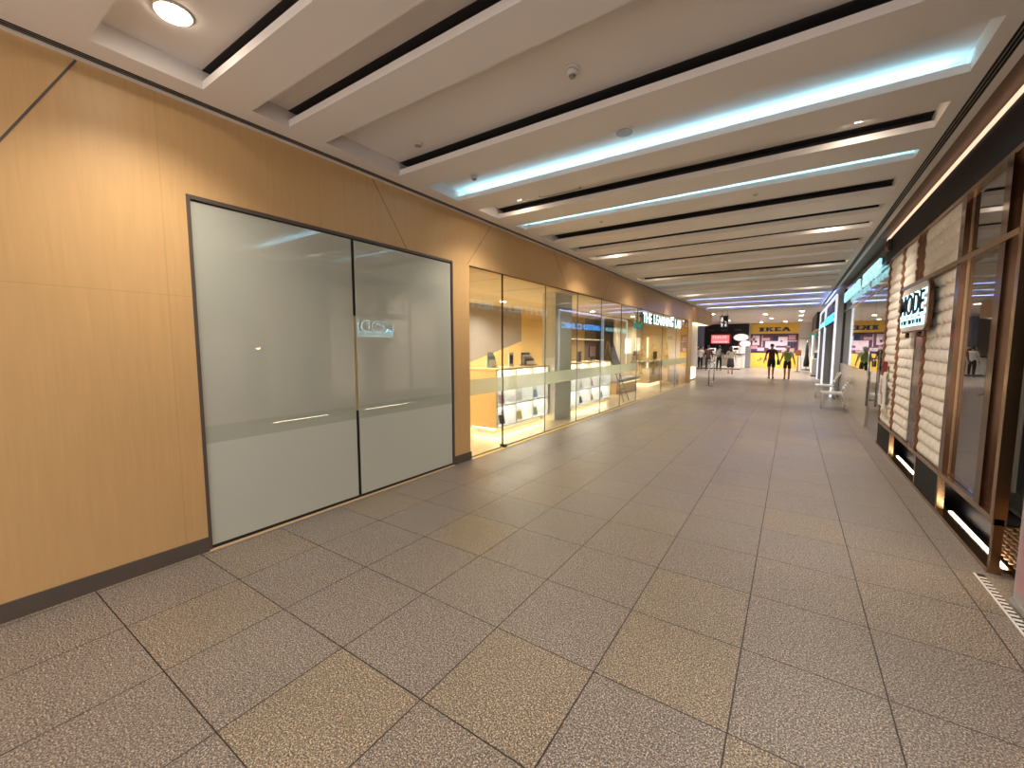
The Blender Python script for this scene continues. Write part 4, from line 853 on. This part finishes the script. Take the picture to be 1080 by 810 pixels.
# bulkhead and kiosk beyond
struct('wall_right', B(.98, 1.5, 27.2, 33.5, 2.55, 3.44).box(1.5, 1.6, 26.9, 38, 0, 3.44), 'black')
struct('trim_12', B(.97, 1.4, 27.2, 33.5, 2.50, 2.55), 'brass')
t = thing('light_strip_post', 'tall glowing pale yellow strip at the corner before the end wall', 'light', (1.02, 30.5, 0)); B(.98, 1.06, 30.3, 30.6, .001, 2.3).build('core', 'fin', t); B(.95, .9795, 30.32, 30.58, .1, 2.28).build('diffuser', 'e_yel', t)
t = thing('ticket_kiosk', 'white and grey machine by the right wall near the portals', 'kiosk', (1.1, 28.6, 0))
B(.95, 1.35, 28.2, 28.9, .05, .95).build('body', 'silver', t, .02); B(.9, 1.40, 28.1, 29.0, .002, .05).build('foot', 'dark', t); MB().prism([(.92, .95), (1.35, .95), (1.35, 1.45), (1.12, 1.45)], (0, 28.2, 0), (1, 0, 0), (0, 0, 1), (0, .7, 0)).build('head', 'white', t); B(1.0, 1.3, 28.19, 28.199, 1.0, 1.3).build('screen', 'darkp', t)
t = thing('menu_lightbox', 'pinkish menu panel on the right wall beyond the portals', 'panel', (1.45, 29.8, 1.8)); B(1.42, 1.499, 29.0, 30.2, 1.3, 2.3).build('frame', 'dark', t); B(1.41, 1.419, 29.05, 30.15, 1.35, 2.25).build('picture', 'e_poster', t)

# ---------------------------------------------------------------- white chairs
def chair(x, y, label):
    t = thing('cafe_chair', label, 'chair', (x, y, 0), 'white cafe chairs by the right wall')
    zs = .43
    B(-.24, .22, -.23, .23, zs - .02, zs + .012).build('seat', 'white2', t, .012, True)
    m = MB()
    for k in range(5):
        z = .54 + .062 * k; xx = .225 + .045 * k / 1.3
        m.prism([(-.22, 0), (.22, 0), (.22, .05), (-.22, .05)], (xx, 0, z), (0, 1, 0), (.25, 0, .97), (.016, 0, 0))
    m.build('backrest', 'white2', t, .004, True)
    for sd in (-1, 1):
        MB().path([(-.22, sd * .235, .003), (-.20, sd * .235, zs - .02)], .011).build('leg', 'white', t, 0, True)
        MB().path([(.30, sd * .235, .003), (.20, sd * .235, zs - .02), (.245, sd * .225, .55), (.335, sd * .225, .85)], .011).build('leg', 'white', t, 0, True)
        B(-.2, .2, sd * .235 - .008, sd * .235 + .008, zs - .045, zs - .021).build('side_rail', 'white', t, 0, True)
    MB().path([(-.20, -.235, zs - .03), (-.20, .235, zs - .03)], .009).build('cross_rail', 'white', t, 0, True)
    MB().path([(.265, -.235, .15), (.265, .235, .15)], .009).build('cross_rail', 'white', t, 0, True)
    return t
chair(.93, 13.85, 'nearer white slatted cafe chair facing left by the right wall')
chair(.90, 16.4, 'farther white slatted cafe chair facing left by the right wall')

# walls right of the lobby; the corridor stays open behind the camera
struct('wall_right', B(5.9, 6, 26.9, 38, 0, 3.44).box(1.6, 6, 26.8, 26.9, 0, 3.44), 'white')

# ---------------------------------------------------------------- camera
f = 440.2; v1 = (835.8, 365.6); v2 = (-119.3, 365.3)
d1 = Vector((v1[0] - 540, v1[1] - 405, f)).normalized(); d2 = Vector((v2[0] - 540, v2[1] - 405, f)); d2 = (d2 - d1 * d1.dot(d2)).normalized()
X = -d2; Y = d1; Z = X.cross(Y)
# rows = world axes in camera coordinates (x right, y down, z forward) -> camera basis in world
R = Matrix((X, Y, Z))
right = R @ Vector((1, 0, 0)); down = R @ Vector((0, 1, 0)); fwd = R @ Vector((0, 0, 1))
cam = bpy.data.cameras.new('camera'); co = bpy.data.objects.new('camera', cam); C.objects.link(co)
co.matrix_world = Matrix(((right.x, -down.x, -fwd.x, 0), (right.y, -down.y, -fwd.y, 0), (right.z, -down.z, -fwd.z, 1.629), (0, 0, 0, 1)))
cam.sensor_width = 36; cam.sensor_fit = 'HORIZONTAL'; cam.lens = 36 * f / 1080; cam.clip_start = .02; cam.clip_end = 200
S = bpy.context.scene; S.camera = co

w = bpy.data.worlds.new('world'); S.world = w; w.use_nodes = True
w.node_tree.nodes['Background'].inputs[0].default_value = (.9, .85, .8, 1); w.node_tree.nodes['Background'].inputs[1].default_value = 1.0  # ambient fill added, entering through the open corridor end behind the camera
S.view_settings.view_transform = 'Standard'; S.view_settings.look = 'None'; S.view_settings.gamma = 1; S.view_settings.exposure = 1.45; S.view_settings.use_curve_mapping = False
S.cycles.use_denoising = True; S.cycles.max_bounces = 8; S.cycles.diffuse_bounces = 5; S.cycles.glossy_bounces = 4; S.cycles.transparent_max_bounces = 12; S.cycles.sample_clamp_indirect = 4
S.cycles.caustics_reflective = False; S.cycles.caustics_refractive = False
